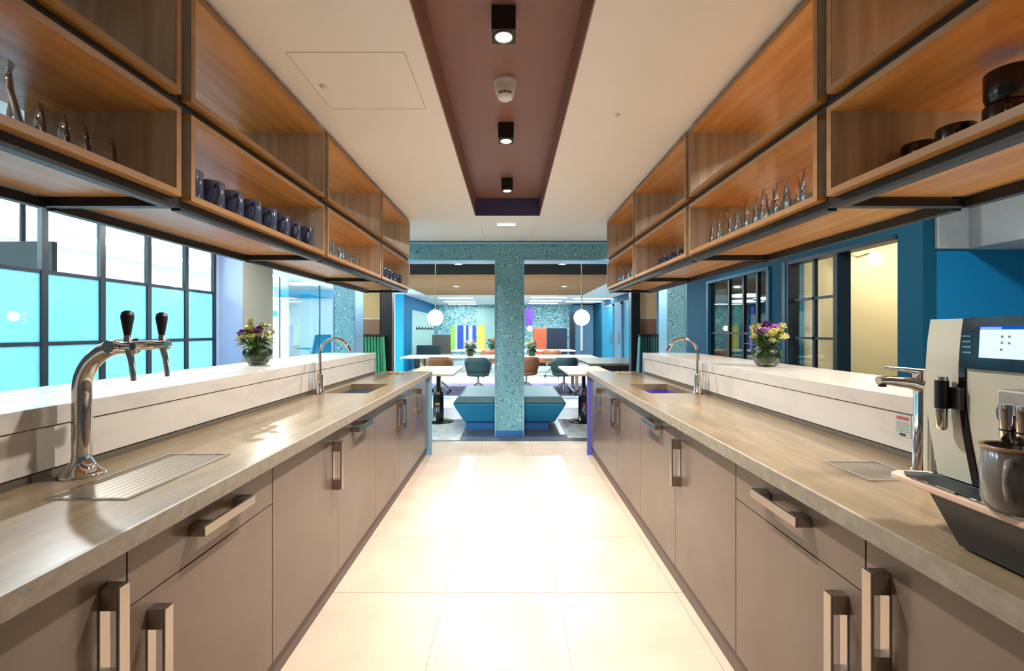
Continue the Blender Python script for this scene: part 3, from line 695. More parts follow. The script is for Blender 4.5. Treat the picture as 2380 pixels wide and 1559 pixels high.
def drip_tray(label, x0, x1, y0, y1, nb):
    t = thing('drip_tray', label, 'drip tray', ((x0 + x1) / 2, (y0 + y1) / 2, .9))
    e = .01; m_ = MB(); z0, z1 = .9, .9035
    m_.box(x0, x1, y0, y0 + e, z0, z1); m_.box(x0, x1, y1 - e, y1, z0, z1); m_.box(x0, x0 + e, y0 + e, y1 - e, z0, z1); m_.box(x1 - e, x1, y0 + e, y1 - e, z0, z1)
    m_.build('rim', 'chrome', t); box('tray_plate', 'tray_steel', x0 + e, x1 - e, y0 + e, y1 - e, .9, .9012, t)
    for k in range(nb):
        xx = x0 + e + (x1 - x0 - 2 * e) * (k + .5) / nb
        box('bar', 'tray_steel', xx - .0075, xx + .0075, y0 + e, y1 - e, .9012, .9018, t)
drip_tray('flush steel drip tray under the beer tower', -1.222, -1.0, 1.19, 1.63, 9)
drip_tray('flush steel drip tray beside the coffee machine', 1.055, 1.235, 1.34, 1.54, 6)

# ------------------------------------------------------------------ coffee machine
cm = thing('coffee_machine', 'beige and black coffee machine with a touch screen on the right worktop', 'coffee machine', (1.15, .86, .9))
X0 = .985; YF, YN = 1.075, .60; ZT = 1.371; ZC = 1.015
def front_x(z):    # the front bulges slightly and runs back at the top
    u = (z - ZC) / (ZT - ZC)
    return X0 - .006 * math.sin(PI * min(1, max(0, u)))
def interp(u, tab):
    u = min(1, max(0, u))
    for (a, va), (b_, vb) in zip(tab, tab[1:]):
        if u <= b_: return va + (vb - va) * (u - a) / (b_ - a)
    return tab[-1][1]
def yfar(z): return interp((z - ZC) / (ZT - ZC), [(0, 1.049), (.08, 1.053), (.17, 1.058), (.3, 1.065), (.42, 1.0697), (.55, 1.073), (.68, 1.074), (.85, 1.072), (1, 1.0665)])
def slab(name, m_, y0, y1, z0, z1, off, depth, n=10, y0f=None):
    """front panel between two Y edges (which may vary with height), following the bulged front"""
    m2 = MB(); vs = []
    for i in range(n + 1):
        z = z0 + (z1 - z0) * i / n; xx = front_x(z) - off
        a = y0(z) if callable(y0) else y0; b_ = y1(z) if callable(y1) else y1
        vs += [(xx, a, z), (xx, b_, z), (xx + depth, b_, z), (xx + depth, a, z)]
    fs = []
    for i in range(n):
        q = i * 4; w = q + 4
        for e in range(4): fs.append((q + e, q + (e + 1) % 4, w + (e + 1) % 4, w + e))
    fs += [(3, 2, 1, 0), (n * 4, n * 4 + 1, n * 4 + 2, n * 4 + 3)]
    m2.add(vs, fs); return m2.build(name, m_, cm)
bd = MB(); bd.box(X0 + .03, 1.34, YN, 1.02, ZC, ZT - .004); bd.build('housing', 'machine_beige', cm, .006)
def yk(z):   # curved black strip: position along Y
    return interp((z - ZC) / (ZT - ZC), [(0, .9685), (.1, .974), (.2, .9794), (.3, .9848), (.42, .9897), (.55, .9925), (.7, .9934), (.85, .992), (1, .988)])
slab('side_panel', 'machine_beige', lambda z: yk(z), yfar, ZC, ZT - .002, .002, .04, 24)
slab('curved_strip', 'black_gloss', lambda z: yk(z) - .0145, lambda z: yk(z), ZC, ZT - .002, .004, .04, 24)
slab('front_panel', 'machine_beige', YN, lambda z: yk(z) - .0145, ZC, 1.262, .001, .04, 20)
sp = slab('screen_panel', 'black_gloss', YN, lambda z: yk(z) - .016, 1.262, ZT, .006, .045, 6)
def fplate(name, m_, ya, yb, za, zb, off, parent):
    m2 = MB(); xa, xb2 = front_x(za) - off, front_x(zb) - off
    m2.add([(xa, ya, za), (xa, yb, za), (xb2, yb, zb), (xb2, ya, zb), (xa + .004, ya, za), (xa + .004, yb, za), (xb2 + .004, yb, zb), (xb2 + .004, ya, zb)],
           [(0, 1, 2, 3), (7, 6, 5, 4), (0, 4, 5, 1), (1, 5, 6, 2), (2, 6, 7, 3), (3, 7, 4, 0)])
    return m2.build(name, m_, parent)
sc_ = fplate('touch_screen', 'screen_white', .74, .947, 1.287, 1.345, .0085, sp)
fplate('screen_header', 'screen_blue', .74, .947, 1.345, 1.353, .0085, sp)
fplate('header_text', 'screen_pale', .905, .945, 1.3455, 1.350, .0092, sp)
for (ya, za) in ((.903, 1.331), (.903, 1.319), (.904, 1.305), (.890, 1.331), (.890, 1.318)):
    fplate('screen_icon', 'screen_dot', ya - .002, ya + .002, za - .0022, za + .0022, .0092, sp)
for q in range(4):
    za = 1.331 - q * .0115
    fplate('vent_line', 'nickel', .9665 - .001 * q, .985 - .001 * q, za - .0013, za + .0013, .0075, sp)
# hot water nozzle on its bracket
zn = 1.197; m2 = MB(); m2.box(front_x(zn) - .012, front_x(zn) + .01, .978, 1.010, zn - .026, zn + .022); m2.build('nozzle_bracket', 'machine_dark', cm, .003)
yn_ = 1.012; xn = front_x(zn) - .022
o = MB(); o.tube([(xn, yn_, zn + .036), (xn, yn_, zn - .026)], .0125, 18); o.build('nozzle_holder', 'black_plastic', cm)
MB().tube([(xn, yn_, zn + .044), (xn, yn_, zn + .036)], .012, 18).build('nozzle_cap', 'chrome', cm)
MB().tube([(xn, yn_, zn - .026), (xn, yn_, zn - .068), (xn, yn_, zn - .073)], [.011, .0105, .008], 18).build('nozzle_tube', 'chrome', cm)
# coffee outlet
yo = .835; xo = front_x(1.2)
o = MB(); o.box(xo - .05, xo + .01, yo - .06, yo + .036, 1.185, 1.232); o.build('outlet_block', 'chrome_soft', cm, .004)
o = MB(); o.ball((xo - .004, yo + .048, 1.18), .03, 16, 10, (.55, 1, 1)); o.build('outlet_dome', 'nickel', cm)
for yy in (yo + .020, yo - .008):
    o = MB(); o.tube([(xo - .045, yy, 1.205), (xo - .045, yy, 1.142), (xo - .045, yy, 1.134)], [.0125, .012, .008], 18); o.build('outlet_spout', 'chrome', cm)
    o = MB(); o.tube([(xo - .045, yy, 1.158), (xo - .045, yy, 1.155)], .013, 18); o.build('outlet_ring', 'black_plastic', cm)
# drip tray and base
Y_T = 1.085
tray_o = [(.900, YN), (.900, 1.06), (.905, Y_T), (.93, 1.10), (1.0, 1.09), (1.0, YN)]
o = MB(); o.prism(tray_o, 'z', .994, 1.008); o.build('tray_rim', 'tray_edge', cm, .003)
o = MB(); o.prism([(.912, YN), (.912, 1.05), (.93, 1.078), (.978, 1.07), (.978, YN)], 'z', 1.008, 1.0115); o.build('tray_grille', 'grille', cm)
for ya, yb in ((.93, 1.03), (.80, .90), (.66, .77)): box('tray_bar', 'chrome', .905, .910, ya, yb, 1.008, 1.0125, cm)
box('tray_bar', 'chrome', .979, .984, .62, 1.06, 1.008, 1.0125, cm)
o = MB(); o.hexa([(.915, YN, .906), (1.3, YN, .906), (1.3, .93, .906), (.915, .93, .906)], [(.905, YN, .994), (1.33, YN, .994), (1.33, .985, .994), (.905, .985, .994)]); o.build('base', 'machine_dark', cm)
for yy in (.90, .63): box('foot', 'black_plastic', .93, .97, yy - .02, yy + .02, .9, .906, cm)
box('lower_body', 'machine_dark', 1.0, 1.33, YN, 1.06, .994, ZC, cm)
mg = make_mug('mug', 'taupe mug with a brown rim standing on the coffee machine tray', 'mug_taupe', 'tray mug', .118, .047, 'mug_rim')
del mg['group']; mg.location = (.928, .838, 1.0118); mg.rotation_euler = (0, 0, -.95)
# boiling water tap behind the tray
wx, wy = 1.29, 1.425
t = thing('water_tap', 'chrome lever tap behind the coffee machine tray', 'tap', (wx, wy, .9))
MB().lathe([(.032, 0), (.032, .01), (.026, .015), (.0245, .27), (.024, .285), (1e-4, .288)], (wx, wy, .9), 24).build('tap_column', 'chrome', t)
MB().tube([(wx, wy, 1.165), (wx - .04, wy, 1.18), (wx - .11, wy, 1.187), (wx - .14, wy, 1.187)], [.02, .019, .0145, .013], 16).build('spout', 'chrome', t)
MB().tube([(wx - .128, wy, 1.188), (wx - .128, wy, 1.168)], .011, 14).build('nozzle', 'black_plastic', t)
o = MB(); o.tube([(wx, wy, 1.188), (wx, wy, 1.218)], .025, 20); o.tube([(wx + .01, wy, 1.212), (wx - .06, wy, 1.222), (wx - .12, wy, 1.227)], [.012, .007, .005], 10); o.build('lever', 'chrome', t)
# notice on the splash panel
t = thing('notice_label', 'small white notice with red heading on the right splash panel', 'label', (1.376, 1.595, .98))
xn = 1.3755; box('paper', 'label_white', xn - .001, xn, 1.565, 1.630, .972, 1.05, t)
for k in range(6): box('heading', 'label_red', xn - .0016, xn - .001, 1.573 + .0085 * k, 1.5795 + .0085 * k, 1.030, 1.042, t)
for k in range(5): box('text_line', 'label_grey', xn - .0015, xn - .001, 1.572, 1.624, 1.018 - .0075 * k, 1.0205 - .0075 * k, t)
box('mark', 'machine_dark', xn - .0015, xn - .001, 1.585, 1.61, .975, .983, t)

# ------------------------------------------------------------------ bouquets
def leaf_mesh(name, m_, L, w):
    b_ = MB(); n = 5; vs = []; 
    for i in range(n + 1):
        u = i / n; ww = w * math.sin(PI * (u * .92 + .06)) ; z = -.35 * L * u * u
        vs += [(u * L, -ww, z + .15 * ww), (u * L, 0, z - .1 * ww), (u * L, ww, z + .15 * ww)]
    fs = []
    for i in range(n):
        q = 3 * i; fs += [(q, q + 3, q + 4, q + 1), (q + 1, q + 4, q + 5, q + 2)]
    b_.add(vs, fs, True); o = b_.build(name, m_); me = o.data; bpy.data.objects.remove(o); return me
def blossom_mesh(name, m_, r):
    b_ = MB()
    for ring, (n, tilt, rr) in enumerate(((6, .35, r), (5, .9, r * .8))):
        for k in range(n):
            a = 2 * PI * k / n + ring * .4; ca, sa = math.cos(a), math.sin(a)
            def pt(u, v):
                rad = rr * u * math.cos(tilt); z = rr * u * math.sin(tilt) - rr * .15 * (u > .9)
                return (ca * rad - sa * v * rr, sa * rad + ca * v * rr, z)
            b_.add([pt(.05, 0), pt(.6, -.36), pt(1.0, -.14), pt(1.0, .14), pt(.6, .36)], [(0, 1, 2, 3, 4)], True)
    b_.ball((0, 0, r * .2), r * .28, 8, 6)
    o = b_.build(name, m_); me = o.data; bpy.data.objects.remove(o); return me
LEAF = [leaf_mesh('leaf', 'leaf', .075, .018), leaf_mesh('leaf', 'leaf_dark', .085, .021), leaf_mesh('leaf', 'leaf_bright', .06, .015)]
BL = {k: blossom_mesh('blossom', m_, r_) for k, m_, r_ in (('y', 'petal_yellow', .024), ('c', 'petal_cream', .020), ('p', 'petal_purple', .026), ('k', 'petal_pink', .025))}
def inst(name, me, parent, loc, rot, sc=1.0):
    o = bpy.data.objects.new(name, me); COL.objects.link(o); o.parent = parent; o.location = loc; o.rotation_euler = rot; o.scale = (sc,) * 3; return o
def bouquet(label, loc, blossoms, seed, sc=1.0, nleaf=34):
    rd = random.Random(seed)
    t = thing('flower_vase', label, 'vase', loc); t.scale = (sc,) * 3
    def loc_build(mb, n, m_, par=t): return mb.build(n, m_, par, world=False)
    loc_build(MB().lathe([(1e-4, .004), (.045, .003), (.05, 0), (.068, .022), (.083, .06), (.078, .10), (.058, .125), (.062, .132), (.060, .132), (.055, .125), (.075, .10), (.08, .06), (.065, .025), (.045, .008), (1e-4, .008)], seg=28), 'vase_bowl', 'vase_glass')
    loc_build(MB().lathe([(1e-4, .01), (.045, .011), (.063, .027), (.077, .06), (.072, .098), (.052, .122), (1e-4, .128)], seg=20), 'leaf_lining', 'leaf_dark')
    for k in range(9):
        a = 2 * PI * k / 9; o = inst('leaf', LEAF[k % 2], t, (.074 * math.cos(a), .074 * math.sin(a), .055), (rd.uniform(-.4, .4), -1.2, a + PI / 2), .8)
    for k in range(nleaf):
        a = rd.uniform(0, 2 * PI); rr = rd.uniform(.02, .06); z = rd.uniform(.13, .19)
        inst('leaf', LEAF[rd.choice([0, 0, 1, 2])], t, (rr * math.cos(a), rr * math.sin(a), z), (rd.uniform(-.5, .5), rd.uniform(-.9, .15), a), rd.uniform(.8, 1.15))
    for k in range(14):
        a = rd.uniform(0, 2 * PI); e_ = rd.uniform(.15, 1.35); q = .085
        blossoms = blossoms + [(q * math.cos(e_) * math.cos(a), q * math.cos(e_) * math.sin(a) * .9 - .01, .165 + .07 * math.sin(e_), rd.choice('yycyc'))]
    for (x, y, z, k) in blossoms:
        o = inst('blossom', BL[k], t, (x, y, z), (rd.uniform(.2, .9) if y < 0 else rd.uniform(-.4, .3), max(-.8, min(.8, x * 8)), rd.uniform(0, 6)), rd.uniform(1.15, 1.6))
        st = MB(); st.tube([(x * .35, y * .35, .12), (x * .7, y * .7, (z + .12) / 2 + .01), (x, y, z)], .0025, 6); loc_build(st, 'stem', 'stem')
    return t
rd = random.Random(3)
bl_left = [(-.035, -.01, .285, 'y'), (-.045, -.02, .262, 'y'), (-.035, -.04, .235, 'y'), (.035, -.01, .262, 'c'), (.06, 0, .255, 'y'), (.018, -.05, .222, 'k'), (.028, -.04, .24, 'p'), (-.085, -.03, .208, 'p'), (-.06, -.03, .222, 'k'),
           (-.02, -.065, .19, 'y'), (.01, -.07, .185, 'y'), (.045, -.06, .195, 'c'), (-.1, -.03, .165, 'y'), (-.085, -.05, .15, 'c'), (.085, .02, .22, 'c'), (0, .04, .25, 'c'), (-.05, .05, .22, 'y'), (.06, .06, .21, 'y')]
bl_right = [(-.095, -.02, .245, 'c'), (-.07, -.03, .25, 'y'), (-.02, -.03, .262, 'p'), (.01, -.02, .255, 'p'), (-.035, -.055, .232, 'k'), (-.075, -.05, .215, 'p'), (.045, -.02, .25, 'k'), (.085, -.02, .25, 'y'), (.11, 0, .24, 'c'), (-.095, -.03, .2, 'y'),
            (.02, -.06, .225, 'y'), (.05, -.05, .222, 'y'), (-.05, -.07, .2, 'c'), (0, -.075, .195, 'y'), (.085, -.04, .185, 'y'), (.105, -.03, .195, 'c'), (.06, -.06, .19, 'y'), (-.03, .05, .24, 'c'), (.05, .05, .24, 'y'), (-.01, -.08, .165, 'c')]
bouquet('glass bowl of yellow and purple flowers on the left bar ledge', (-1.67, 3.02, 1.115), bl_left, 5)
bouquet('glass bowl of yellow and purple flowers on the right bar ledge', (1.617, 2.877, 1.115), bl_right, 9)

# ------------------------------------------------------------------ lounge and dining room furniture
# ottoman behind the pillar
t = thing('ottoman', 'long blue upholstered ottoman bench around the central pillar', 'ottoman', (0, 6.8, 0))
def ring(x, ya, yb, z): return [(-x[0], ya, z), (x[1], ya, z), (x[1], yb, z), (-x[0], yb, z)]
o = MB(); o.hexa(ring((.62, .60), 6.18, 7.3, .10), ring((.78, .76), 6.13, 7.36, .36)); o.build('seat_body', 'ottoman_blue', t, .02)
o = MB(); o.hexa(ring((.78, .76), 6.13, 7.36, .36), ring((.70, .68), 6.16, 7.34, .455)); o.build('seat_cushion', 'ottoman_top', t, .02)
box('base', 'ottoman_base', -.60, .52, 6.2, 7.25, 0, .10, t)
struct(box('rug_dummy', 'rug', -1.6, -.62, 5.56, 6.9, 0.0005, .006)).name = 'trim_5'
bpy.data.objects['trim_5']['label'] = 'pale grey rug strip beside the ottoman'
struct(box('trim_6', 'rug', .72, 1.6, 5.7, 6.9, .0005, .006), 'pale grey rug strip on the right of the ottoman')
struct(box('trim_7', 'carpet_purple', -2.2, 2.2, 9.4, 11.6, .0005, .004), 'purple patterned carpet under the dining table')
struct(box('trim_8', 'stripe_white', -2.4, 2.4, 7.9, 8.9, .0005, .006), 'white floor band beyond the ottoman')
# pedestal tables with globe pendants
def ped_table(label, x0, x1, ya, yb, xc, yc, band):
    t = thing('cafe_table', label, 'table', (xc, yc, 0))
    box('table_top', 'table_oak', x0, x1, ya, yb, .722, .75, t, .004)
    MB().lathe([(.22, 0), (.22, .012), (.20, .02), (.08, .03), (.078, .35), (.072, .42), (.045, .47), (.03, .52), (.028, .722)], (xc, yc, 0), 28).build('pedestal', 'pedestal', t)
    a0 = -PI / 2; o = MB(); n = 6; vs = []
    for z in (.26, .45):
        for k in range(n + 1):
            a = a0 + (k / n - .5) * .9; r_ = .0795 if z < .4 else .071
            vs.append((xc + r_ * math.cos(a), yc + r_ * math.sin(a), z))
    o.add(vs, [(k, k + 1, n + 2 + k, n + 1 + k) for k in range(n)], True); o.build('painted_highlight', band, t)  # coloured highlight painted as a patch on the black pedestal
ped_table('small oak cafe table left of the ottoman', -1.46, -.775, 6.2, 7.62, -1.06, 6.72, 'highlight_yellow')
ped_table('small oak cafe table right of the ottoman', .80, 1.46, 6.2, 7.62, 1.08, 6.72, 'highlight_magenta')
for lab, xp_ in (('glowing globe pendant on a brass rod over the left cafe table', 1012), ('glowing globe pendant on a brass rod over the right cafe table', 1352)):
    X, Z = px(xp_, 738, 7.0)
    t = thing('pendant_lamp', lab, 'lamp', (X, 7.0, 2.5))
    MB().tube([(X, 7.0, 2.49), (X, 7.0, Z + .11)], .008, 10).build('rod', 'brass', t)
    MB().lathe([(1e-4, 0), (.05, 0), (.05, -.02), (1e-4, -.025)], (X, 7.0, 2.5), 18).build('ceiling_rose', 'brass', t)
    MB().lathe([(.03, .02), (.03, -.01)], (X, 7.0, Z + .115), 14).build('collar', 'brass', t)
    MB().ball((X, 7.0, Z), .122, 28, 18).build('globe', 'globe', t)
# long dining tables
def long_table(label, x0, x1, ya, yb, z):
    t = thing('dining_table', label, 'table', ((x0 + x1) / 2, (ya + yb) / 2, 0))
    n = 20; pts = []
    box('table_top', 'table_white', x0, x1, ya, yb, z - .035, z, t, .012)
    for xx in (x0 + .45, x1 - .45):
        for yy in (ya + .2, yb - .2): box('leg', 'table_oak', xx - .035, xx + .035, yy - .035, yy + .035, 0, z - .036, t)
long_table('long pale dining table nearest the ottoman', -2.45, 1.95, 10.1, 11.2, .75)
long_table('second long pale dining table farther back', -1.75, 1.95, 13.6, 14.6, .75)
t = thing('side_counter', 'grey topped side counter by the teal doors on the right', 'counter', (2.3, 9.4, 0))
box('counter_top', 'stone', 1.42, 3.1, 8.2, 10.0, .71, .75, t, .003); box('counter_base', 'carcass', 1.7, 3.0, 8.5, 9.9, 0, .71, t)
# tub chairs
def tub_chair(label, m_, group):
    t = thing('tub_chair', label, 'chair', (0, 0, 0), 0, group)
    n = 16; vs = []; fs = []
    for lay, (r0, z) in enumerate(((.215, .43), (.255, .56), (.275, .70), (.28, .79))):
        for k in range(n + 1):
            a = -PI / 2 + (k / n - .5) * 3.6
            dip = max(0, abs(k / n - .5) - .22) * .5 * (lay / 3)
            vs.append((r0 * 1.02 * math.cos(a), r0 * math.sin(a), z - dip))
        for k in range(n + 1):
            a = -PI / 2 + (k / n - .5) * 3.6; dip = max(0, abs(k / n - .5) - .22) * .5 * (lay / 3)
            vs.append(((r0 - .035) * 1.02 * math.cos(a), (r0 - .035) * math.sin(a), z - dip))
    N = n + 1
    for L in range(3):
        o_ = 2 * N * L; p_ = 2 * N * (L + 1)
        for k in range(n):
            fs += [(o_ + k, o_ + k + 1, p_ + k + 1, p_ + k), (o_ + N + k + 1, o_ + N + k, p_ + N + k, p_ + N + k + 1)]
        fs += [(o_, p_, p_ + N, o_ + N), (o_ + n, o_ + N + n, p_ + N + n, p_ + n)]
    for o_ in (0, 6 * N):
        for k in range(n): fs.append((o_ + k, o_ + N + k, o_ + N + k + 1, o_ + k + 1))
    b_ = MB(); b_.add(vs, fs, True); b_.build('backrest', m_, t)
    MB().lathe([(1e-4, .40), (.20, .40), (.235, .42), (.24, .46), (.21, .48), (1e-4, .485)], seg=22).build('seat', m_, t)
    MB().tube([(0, 0, .40), (0, 0, .10)], .025, 10).build('stem', 'chrome_soft', t)
    for k in range(4):
        a = PI / 4 + k * PI / 2; ca, sa = math.cos(a), math.sin(a)
        lg = MB().tube([(0, 0, .26), (.08 * ca, .08 * sa, .22), (.27 * ca, .27 * sa, .075)], [.016, .014, .011], 8).build('leg', 'chrome_soft', t)
        MB().ball((.27 * ca, .27 * sa, .04), .04, 10, 8, (.6, 1, 1)).build('castor', 'black_plastic', lg)
    return t
cb_ = tub_chair('brown tub chair at the left end of the near dining table', 'chair_brown', 'tub chairs at the dining table'); cb_.location = (-1.5, 9.75, 0)
dup(cb_, None, (.34, 9.72, 0), .2, 'brown tub chair beside the pillar at the near dining table', 'tub chairs at the dining table')
cg = tub_chair('dark green tub chair left of the pillar at the near dining table', 'chair_green', 'tub chairs at the dining table'); cg.location = (-.67, 9.5, 0); cg.rotation_euler = (0, 0, -.1)
dup(cg, None, (1.12, 9.55, 0), .15, 'dark green tub chair at the right of the near dining table', 'tub chairs at the dining table')
dup(cb_, None, (-.6, 13.2, 0), .1, 'brown tub chair before the second dining table on the left', 'tub chairs at the dining table')
dup(cb_, None, (1.2, 13.2, 0), -.1, 'brown tub chair before the second dining table on the right', 'tub chairs at the dining table')
bouquet('green leafy bouquet on the near dining table left of the pillar', (-.93, 10.6, .75), [(-.05, 0, .25, 'c'), (.05, -.02, .26, 'k'), (0, -.05, .24, 'y'), (.09, 0, .22, 'c'), (-.09, 0, .21, 'y')], 21, 1.35, 36)
bouquet('loose white and purple bouquet on the near dining table right of the pillar', (.50, 10.6, .75), [(-.05, 0, .26, 'c'), (.05, -.02, .24, 'p'), (0, -.05, .25, 'y'), (.09, 0, .25, 'c'), (-.09, 0, .22, 'y'), (.03, -.06, .2, 'k')], 22, 1.35, 32)
bouquet('small bouquet on the second dining table', (-.55, 14.0, .75), [(-.05, 0, .25, 'c'), (.05, -.02, .26, 'c'), (0, -.05, .24, 'y')], 23, 1.5, 30)
# high-backed sofas and screens near the far wall
def blk(name, lab, cat, m_, xa, xb2, ya, yb, Y, dep=.5, parts=None):
    X0_, ZA = px(xa, ya, Y); X1_, ZB_ = px(xb2, yb, Y)
    t = thing(name, lab, cat, ((X0_ + X1_) / 2, Y, 0))
    box('back', m_, X0_, X1_, Y + dep - .12, Y + dep, max(0, min(ZB_, .35)), ZA, t, .03)
    box('seat', m_, X0_ + .02, X1_ - .02, Y - .1, Y + dep - .12, .12, .44, t, .03)
    box('base', 'black_plastic', X0_ + .05, X1_ - .05, Y - .05, Y + dep - .05, 0, .12, t)
    return t
blk('sofa', 'dark low sofa below the coat hooks', 'sofa', 'sofa_dark', 962, 1020, 803, 840, 15.3)
blk('sofa', 'grey brown high backed sofa left of the striped screen', 'sofa', 'sofa_grey', 1000, 1047, 778, 840, 18.0)
blk('sofa', 'navy high backed booth right of the orange panel', 'sofa', 'panel_navy', 1273, 1321, 762, 840, 17.4)
t = blk('sofa', 'orange high backed booth beside the navy one', 'sofa', 'panel_orange', 1240, 1272, 762, 840, 17.4)
# striped screen
Y = 17.0; t = thing('striped_screen', 'free standing screen of green, blue, white and yellow panels', 'screen', (px(1085, 800, Y)[0], Y, 0))
for xa, xb2, xl, m_ in ((1047, 1057, 0, 'stripe_green'), (1057, 1063, -3, 'stripe_white'), (1063, 1077, 3, 'stripe_blue'), (1077, 1083, -2, 'stripe_white'), (1083, 1089, 0, 'stripe_blue'), (1089, 1098, -1, 'stripe_white'), (1098, 1106, 0, 'stripe_blue'), (1108, 1127, 0, 'stripe_yellow')):
    a, zt = px(xa, 756, Y); b_, zb_ = px(xb2, 810, Y)
    box('panel', m_, a + .005, b_ - .005, Y, Y + .05, .55, zt, t)
for xa in (1050, 1123):
    a, _ = px(xa, 800, Y); box('leg', 'nickel', a - .03, a + .03, Y - .2, Y + .25, 0, .55, t)
# purple cloth, small globe lamp, slim white post, grey wall panel
a, zt = px(1219, 719, 19.5); b_, zb_ = px(1241, 758, 19.5)
o = MB(); o.prism([(a, zt), (b_, zt), (b_ - .08, zb_), (a + .08, zb_)], 'y', 19.5, 19.56); o.box(a + .17, b_ - .17, 19.5, 19.56, zt, 2.5); tag(o.build('purple_pennant', 'purple_cloth'), 'purple tapered pennant hanging at the far wall', 'pennant')
X, Z = px(1231, 763, 14.2); t = thing('table_lamp', 'small white globe lamp on a brass stem on the second dining table', 'lamp', (X, 14.1, .75))
MB().tube([(X, 14.1, .75), (X, 14.1, Z)], .015, 8).build('stem', 'brass', t); MB().ball((X, 14.1, Z), .085).build('globe', 'globe', t); MB().lathe([(.08, 0), (.08, .02), (1e-4, .025)], (X, 14.1, .75), 16).build('foot', 'brass', t)
a, zt = px(1333, 712, 19.6); b_ = 3.58
t = thing('grey_cupboard', 'tall grey blue cupboard with a long white pull at the far right', 'cupboard', ((a + b_) / 2, 19.9, 0))
box('cupboard_body', 'door_grey_blue', a, b_, 19.6, 20.40, 0, 2.44, t, .01)
X, z1 = px(1352, 750, 19.55); _, z0 = px(1352, 815, 19.55); box('long_pull', 'white_plastic', X - .05, X + .05, 19.54, 19.6, z0, z1, t)
a, zt = px(1327, 725, 18.6); b_, _ = px(1334, 725, 18.6)
tag(box('partition_post', 'frame_dark', a - .05, b_ + .05, 18.55, 18.7, 0, zt), 'dark slim partition end before the grey cupboard', 'partition')
# linear ceiling lights at the back
k = 0
for xp_, yp_, w, sd in ((1060, 692, .62, 'left'), (1069, 700, .62, 'left'), (1076, 706, .62, 'left'), (1276, 690, .62, 'right'), (1268, 698, .62, 'right'), (1262, 704, .62, 'right'), (1378, 693, .7, 'far right'), (1357, 700, .7, 'far right')):
    Y = 1.145 * F / (VY - yp_); X = (xp_ - VX) * Y / F
    t = thing('linear_light', 'white linear ceiling light at the back, %s %s row' % (('nearest in', 'second in', 'third in', 'nearest in', 'second in', 'third in', 'nearer of', 'farther of')[k], sd), 'lamp', (X, Y, 2.5), 0, 'linear ceiling lights at the back')
    box('housing', 'white_plastic', X - w / 1, X + w / 1, Y - .17, Y + .17, 2.475, 2.5, t); box('diffuser', 'panel_back', X - w + .02, X + w - .02, Y - .15, Y + .15, 2.468, 2.475, t); k += 1
# fill lights added to brighten the lounge, dining room and both corridors
for lab, x, y, z, pw, colr in (('added fill light over the ottoman, left of the pillar', -.9, 7.9, 2.5, 60, (.75, .92, 1)), ('added fill light over the ottoman, right of the pillar', .9, 7.9, 2.5, 60, (.75, .88, 1)),
                               ('added fill light over the left end of the dining table', -1.4, 11.8, 2.5, 170, (.85, .96, 1)), ('added fill light over the right end of the dining table', 1.4, 11.8, 2.5, 170, (.85, .96, 1)),
                               ('added corridor fill light nearest the concrete beam', 2.7, 1.5, 2.9, 130, (1, .97, .92)), ('added corridor fill light before the beige doorway', 2.4, 4.4, 2.9, 24, (1, .95, .88)), ('added corridor fill light before the dark glazing', 2.6, 7.4, 2.9, 20, (.9, .95, 1)),
                               ('added corridor fill light left of the bar, near the frosted panes', -3.2, 3.4, 3.0, 140, (.9, .97, 1)), ('added corridor fill light left of the bar, near the pale column', -3.6, 6.9, 3.0, 90, (1, .95, .86))):
    t = thing('fill_light', lab, 'lamp', (x, y, z))
    zz_ = z - (.01 if z < 2.6 and y > 9.3 else 0)
    MB().lathe([(.075, 0), (.075, -.012), (.055, -.012), (.055, 0)], (x, y, zz_), 22).build('ring', 'white_plastic', t)
    MB().lathe([(1e-4, -.006), (.054, -.006), (.054, -.002)], (x, y, zz_), 18).build('lens', 'panel_back', t)
    add_light('fill_lamp', 'AREA', (x, y, zz_ - .02), pw, colr, .45 if 'concrete' in lab else .1, t)
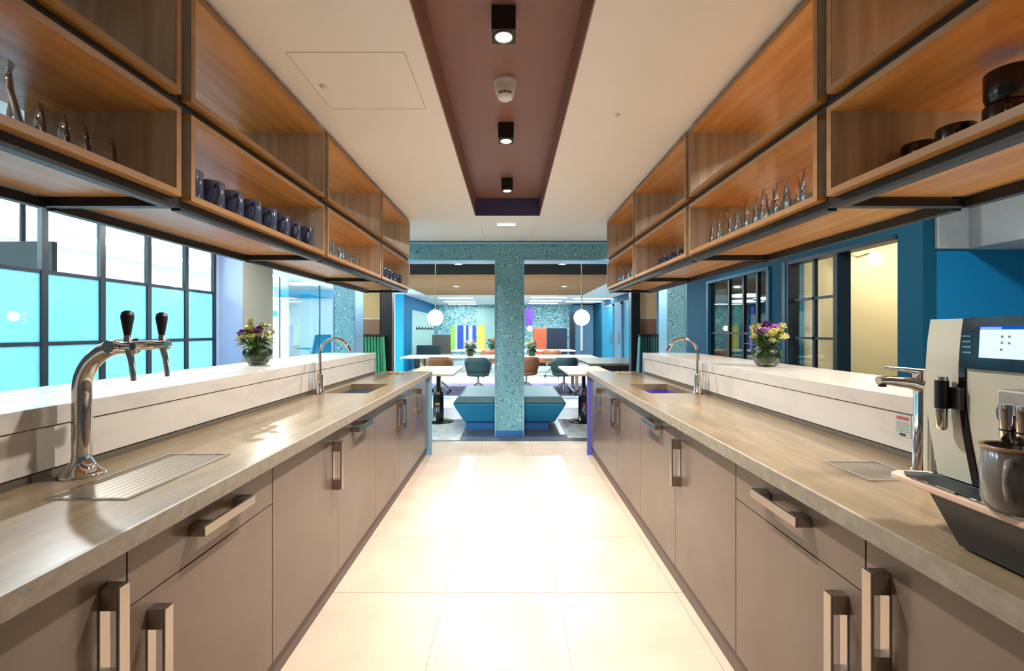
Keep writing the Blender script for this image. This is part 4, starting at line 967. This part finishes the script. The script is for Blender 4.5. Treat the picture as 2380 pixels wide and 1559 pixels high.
# booths beside the portal
for s, lab1, mg_, sand in ((-1, 'green ribbed booth sofa behind the left end of the bar', 'booth_green', 'booth_sand'), (1, 'teal ribbed booth sofa behind the right end of the bar', 'booth_teal', 'booth_tan')):
    t = thing('booth_sofa', lab1, 'sofa', (s * 2.2, 7.1, 0))
    xa, xb2 = (-2.35, -2.06) if s < 0 else (2.05, 2.31)
    box('upper_panel', sand, xa, xb2, 7.2, 7.26, 1.53, 2.2, t); box('lower_panel', 'booth_brown', xa, xb2, 7.2, 7.26, .9, 1.525, t)
    x0, x1 = (-2.34, -1.96) if s < 0 else (1.99, 2.31)
    for k in range(8):
        a, b_ = x0 + (x1 - x0) * k / 8, x0 + (x1 - x0) * (k + 1) / 8
        sh = .06 * (-s) ; o = MB(); w_ = (b_ - a) * .06
        o.hexa([(a + w_ + sh, 6.9, .3), (b_ - w_ + sh, 6.9, .3), (b_ - w_ + sh, 7.1, .3), (a + w_ + sh, 7.1, .3)], [(a + w_, 7.0, 1.25), (b_ - w_, 7.0, 1.25), (b_ - w_, 7.12, 1.25), (a + w_, 7.12, 1.25)]); o.build('back_rib', mg_, t, .012)
    box('top_rail', 'post_black', x0, x1, 6.99, 7.14, 1.255, 1.285, t)
    box('seat', mg_, x0, x1, 6.5, 6.89, .14, .45, t, .03); box('base', 'post_black', x0, x1, 6.55, 6.88, 0, .14, t)
    xa, xb2 = (-2.05, -1.87) if s < 0 else (1.91, 2.045)
    tag(box('booth_post', 'post_black', xa, xb2, 7.2, 7.35, 0, 2.495), 'black post between the %s booth and the dining room' % ('left' if s < 0 else 'right'), 'post')
a, zt = px(903, 672, 9.6); b_, _ = px(917, 672, 9.6)
t = thing('white_door', 'white door edge with a slim vertical pull beside the cyan wall', 'door', ((a + b_) / 2, 9.6, 0))
box('door_leaf', 'white_wall', a, b_, 9.6, 9.65, 0, zt, t); xm, zt2 = px(909, 783, 9.55); _, zb2 = px(909, 862, 9.55)
MB().tube([(xm, 9.56, zb2), (xm, 9.56, zt2)], .012, 8).build('door_pull', 'nickel', t)
# office chairs in the meeting room
def office_chair(label, loc, rz, group=None):
    t = thing('office_chair', label, 'chair', (0, 0, 0), 0, group)
    o = MB(); o.hexa([(-.22, -.26, .62), (.22, -.26, .62), (.22, -.21, .62), (-.22, -.21, .62)], [(-.20, -.36, 1.22), (.20, -.36, 1.22), (.20, -.32, 1.22), (-.20, -.32, 1.22)]); o.build('backrest', 'office_teal', t, .015, world=False)
    MB().box(-.25, .25, -.22, .25, .56, .63).build('seat', 'office_teal', t, .02, world=False)
    for s in (-1, 1): MB().tube([(s * .27, -.25, .6), (s * .27, -.2, .82), (s * .27, .12, .84)], .015, 8).build('armrest', 'office_teal', t, world=False)
    MB().tube([(0, 0, .56), (0, 0, .1)], .03, 8).build('stem', 'office_teal', t, world=False)
    for k in range(5):
        a = 2 * PI * k / 5; MB().tube([(0, 0, .12), (.3 * math.cos(a), .3 * math.sin(a), .06), (.3 * math.cos(a), .3 * math.sin(a), .0)], .02, 6).build('leg', 'office_teal', t, world=False)
    t.location = loc; t.rotation_euler = (0, 0, rz); return t
X, _ = px(708, 800, 13.0); ch = office_chair('teal office chair on the left inside the bright meeting room', (X, 13.0, 0), PI / 2 + .2, 'meeting room chairs')
X, _ = px(752, 800, 14.6); dup(ch, None, (X, 14.6, 0), .5, 'teal office chair on the right inside the bright meeting room', 'meeting room chairs')
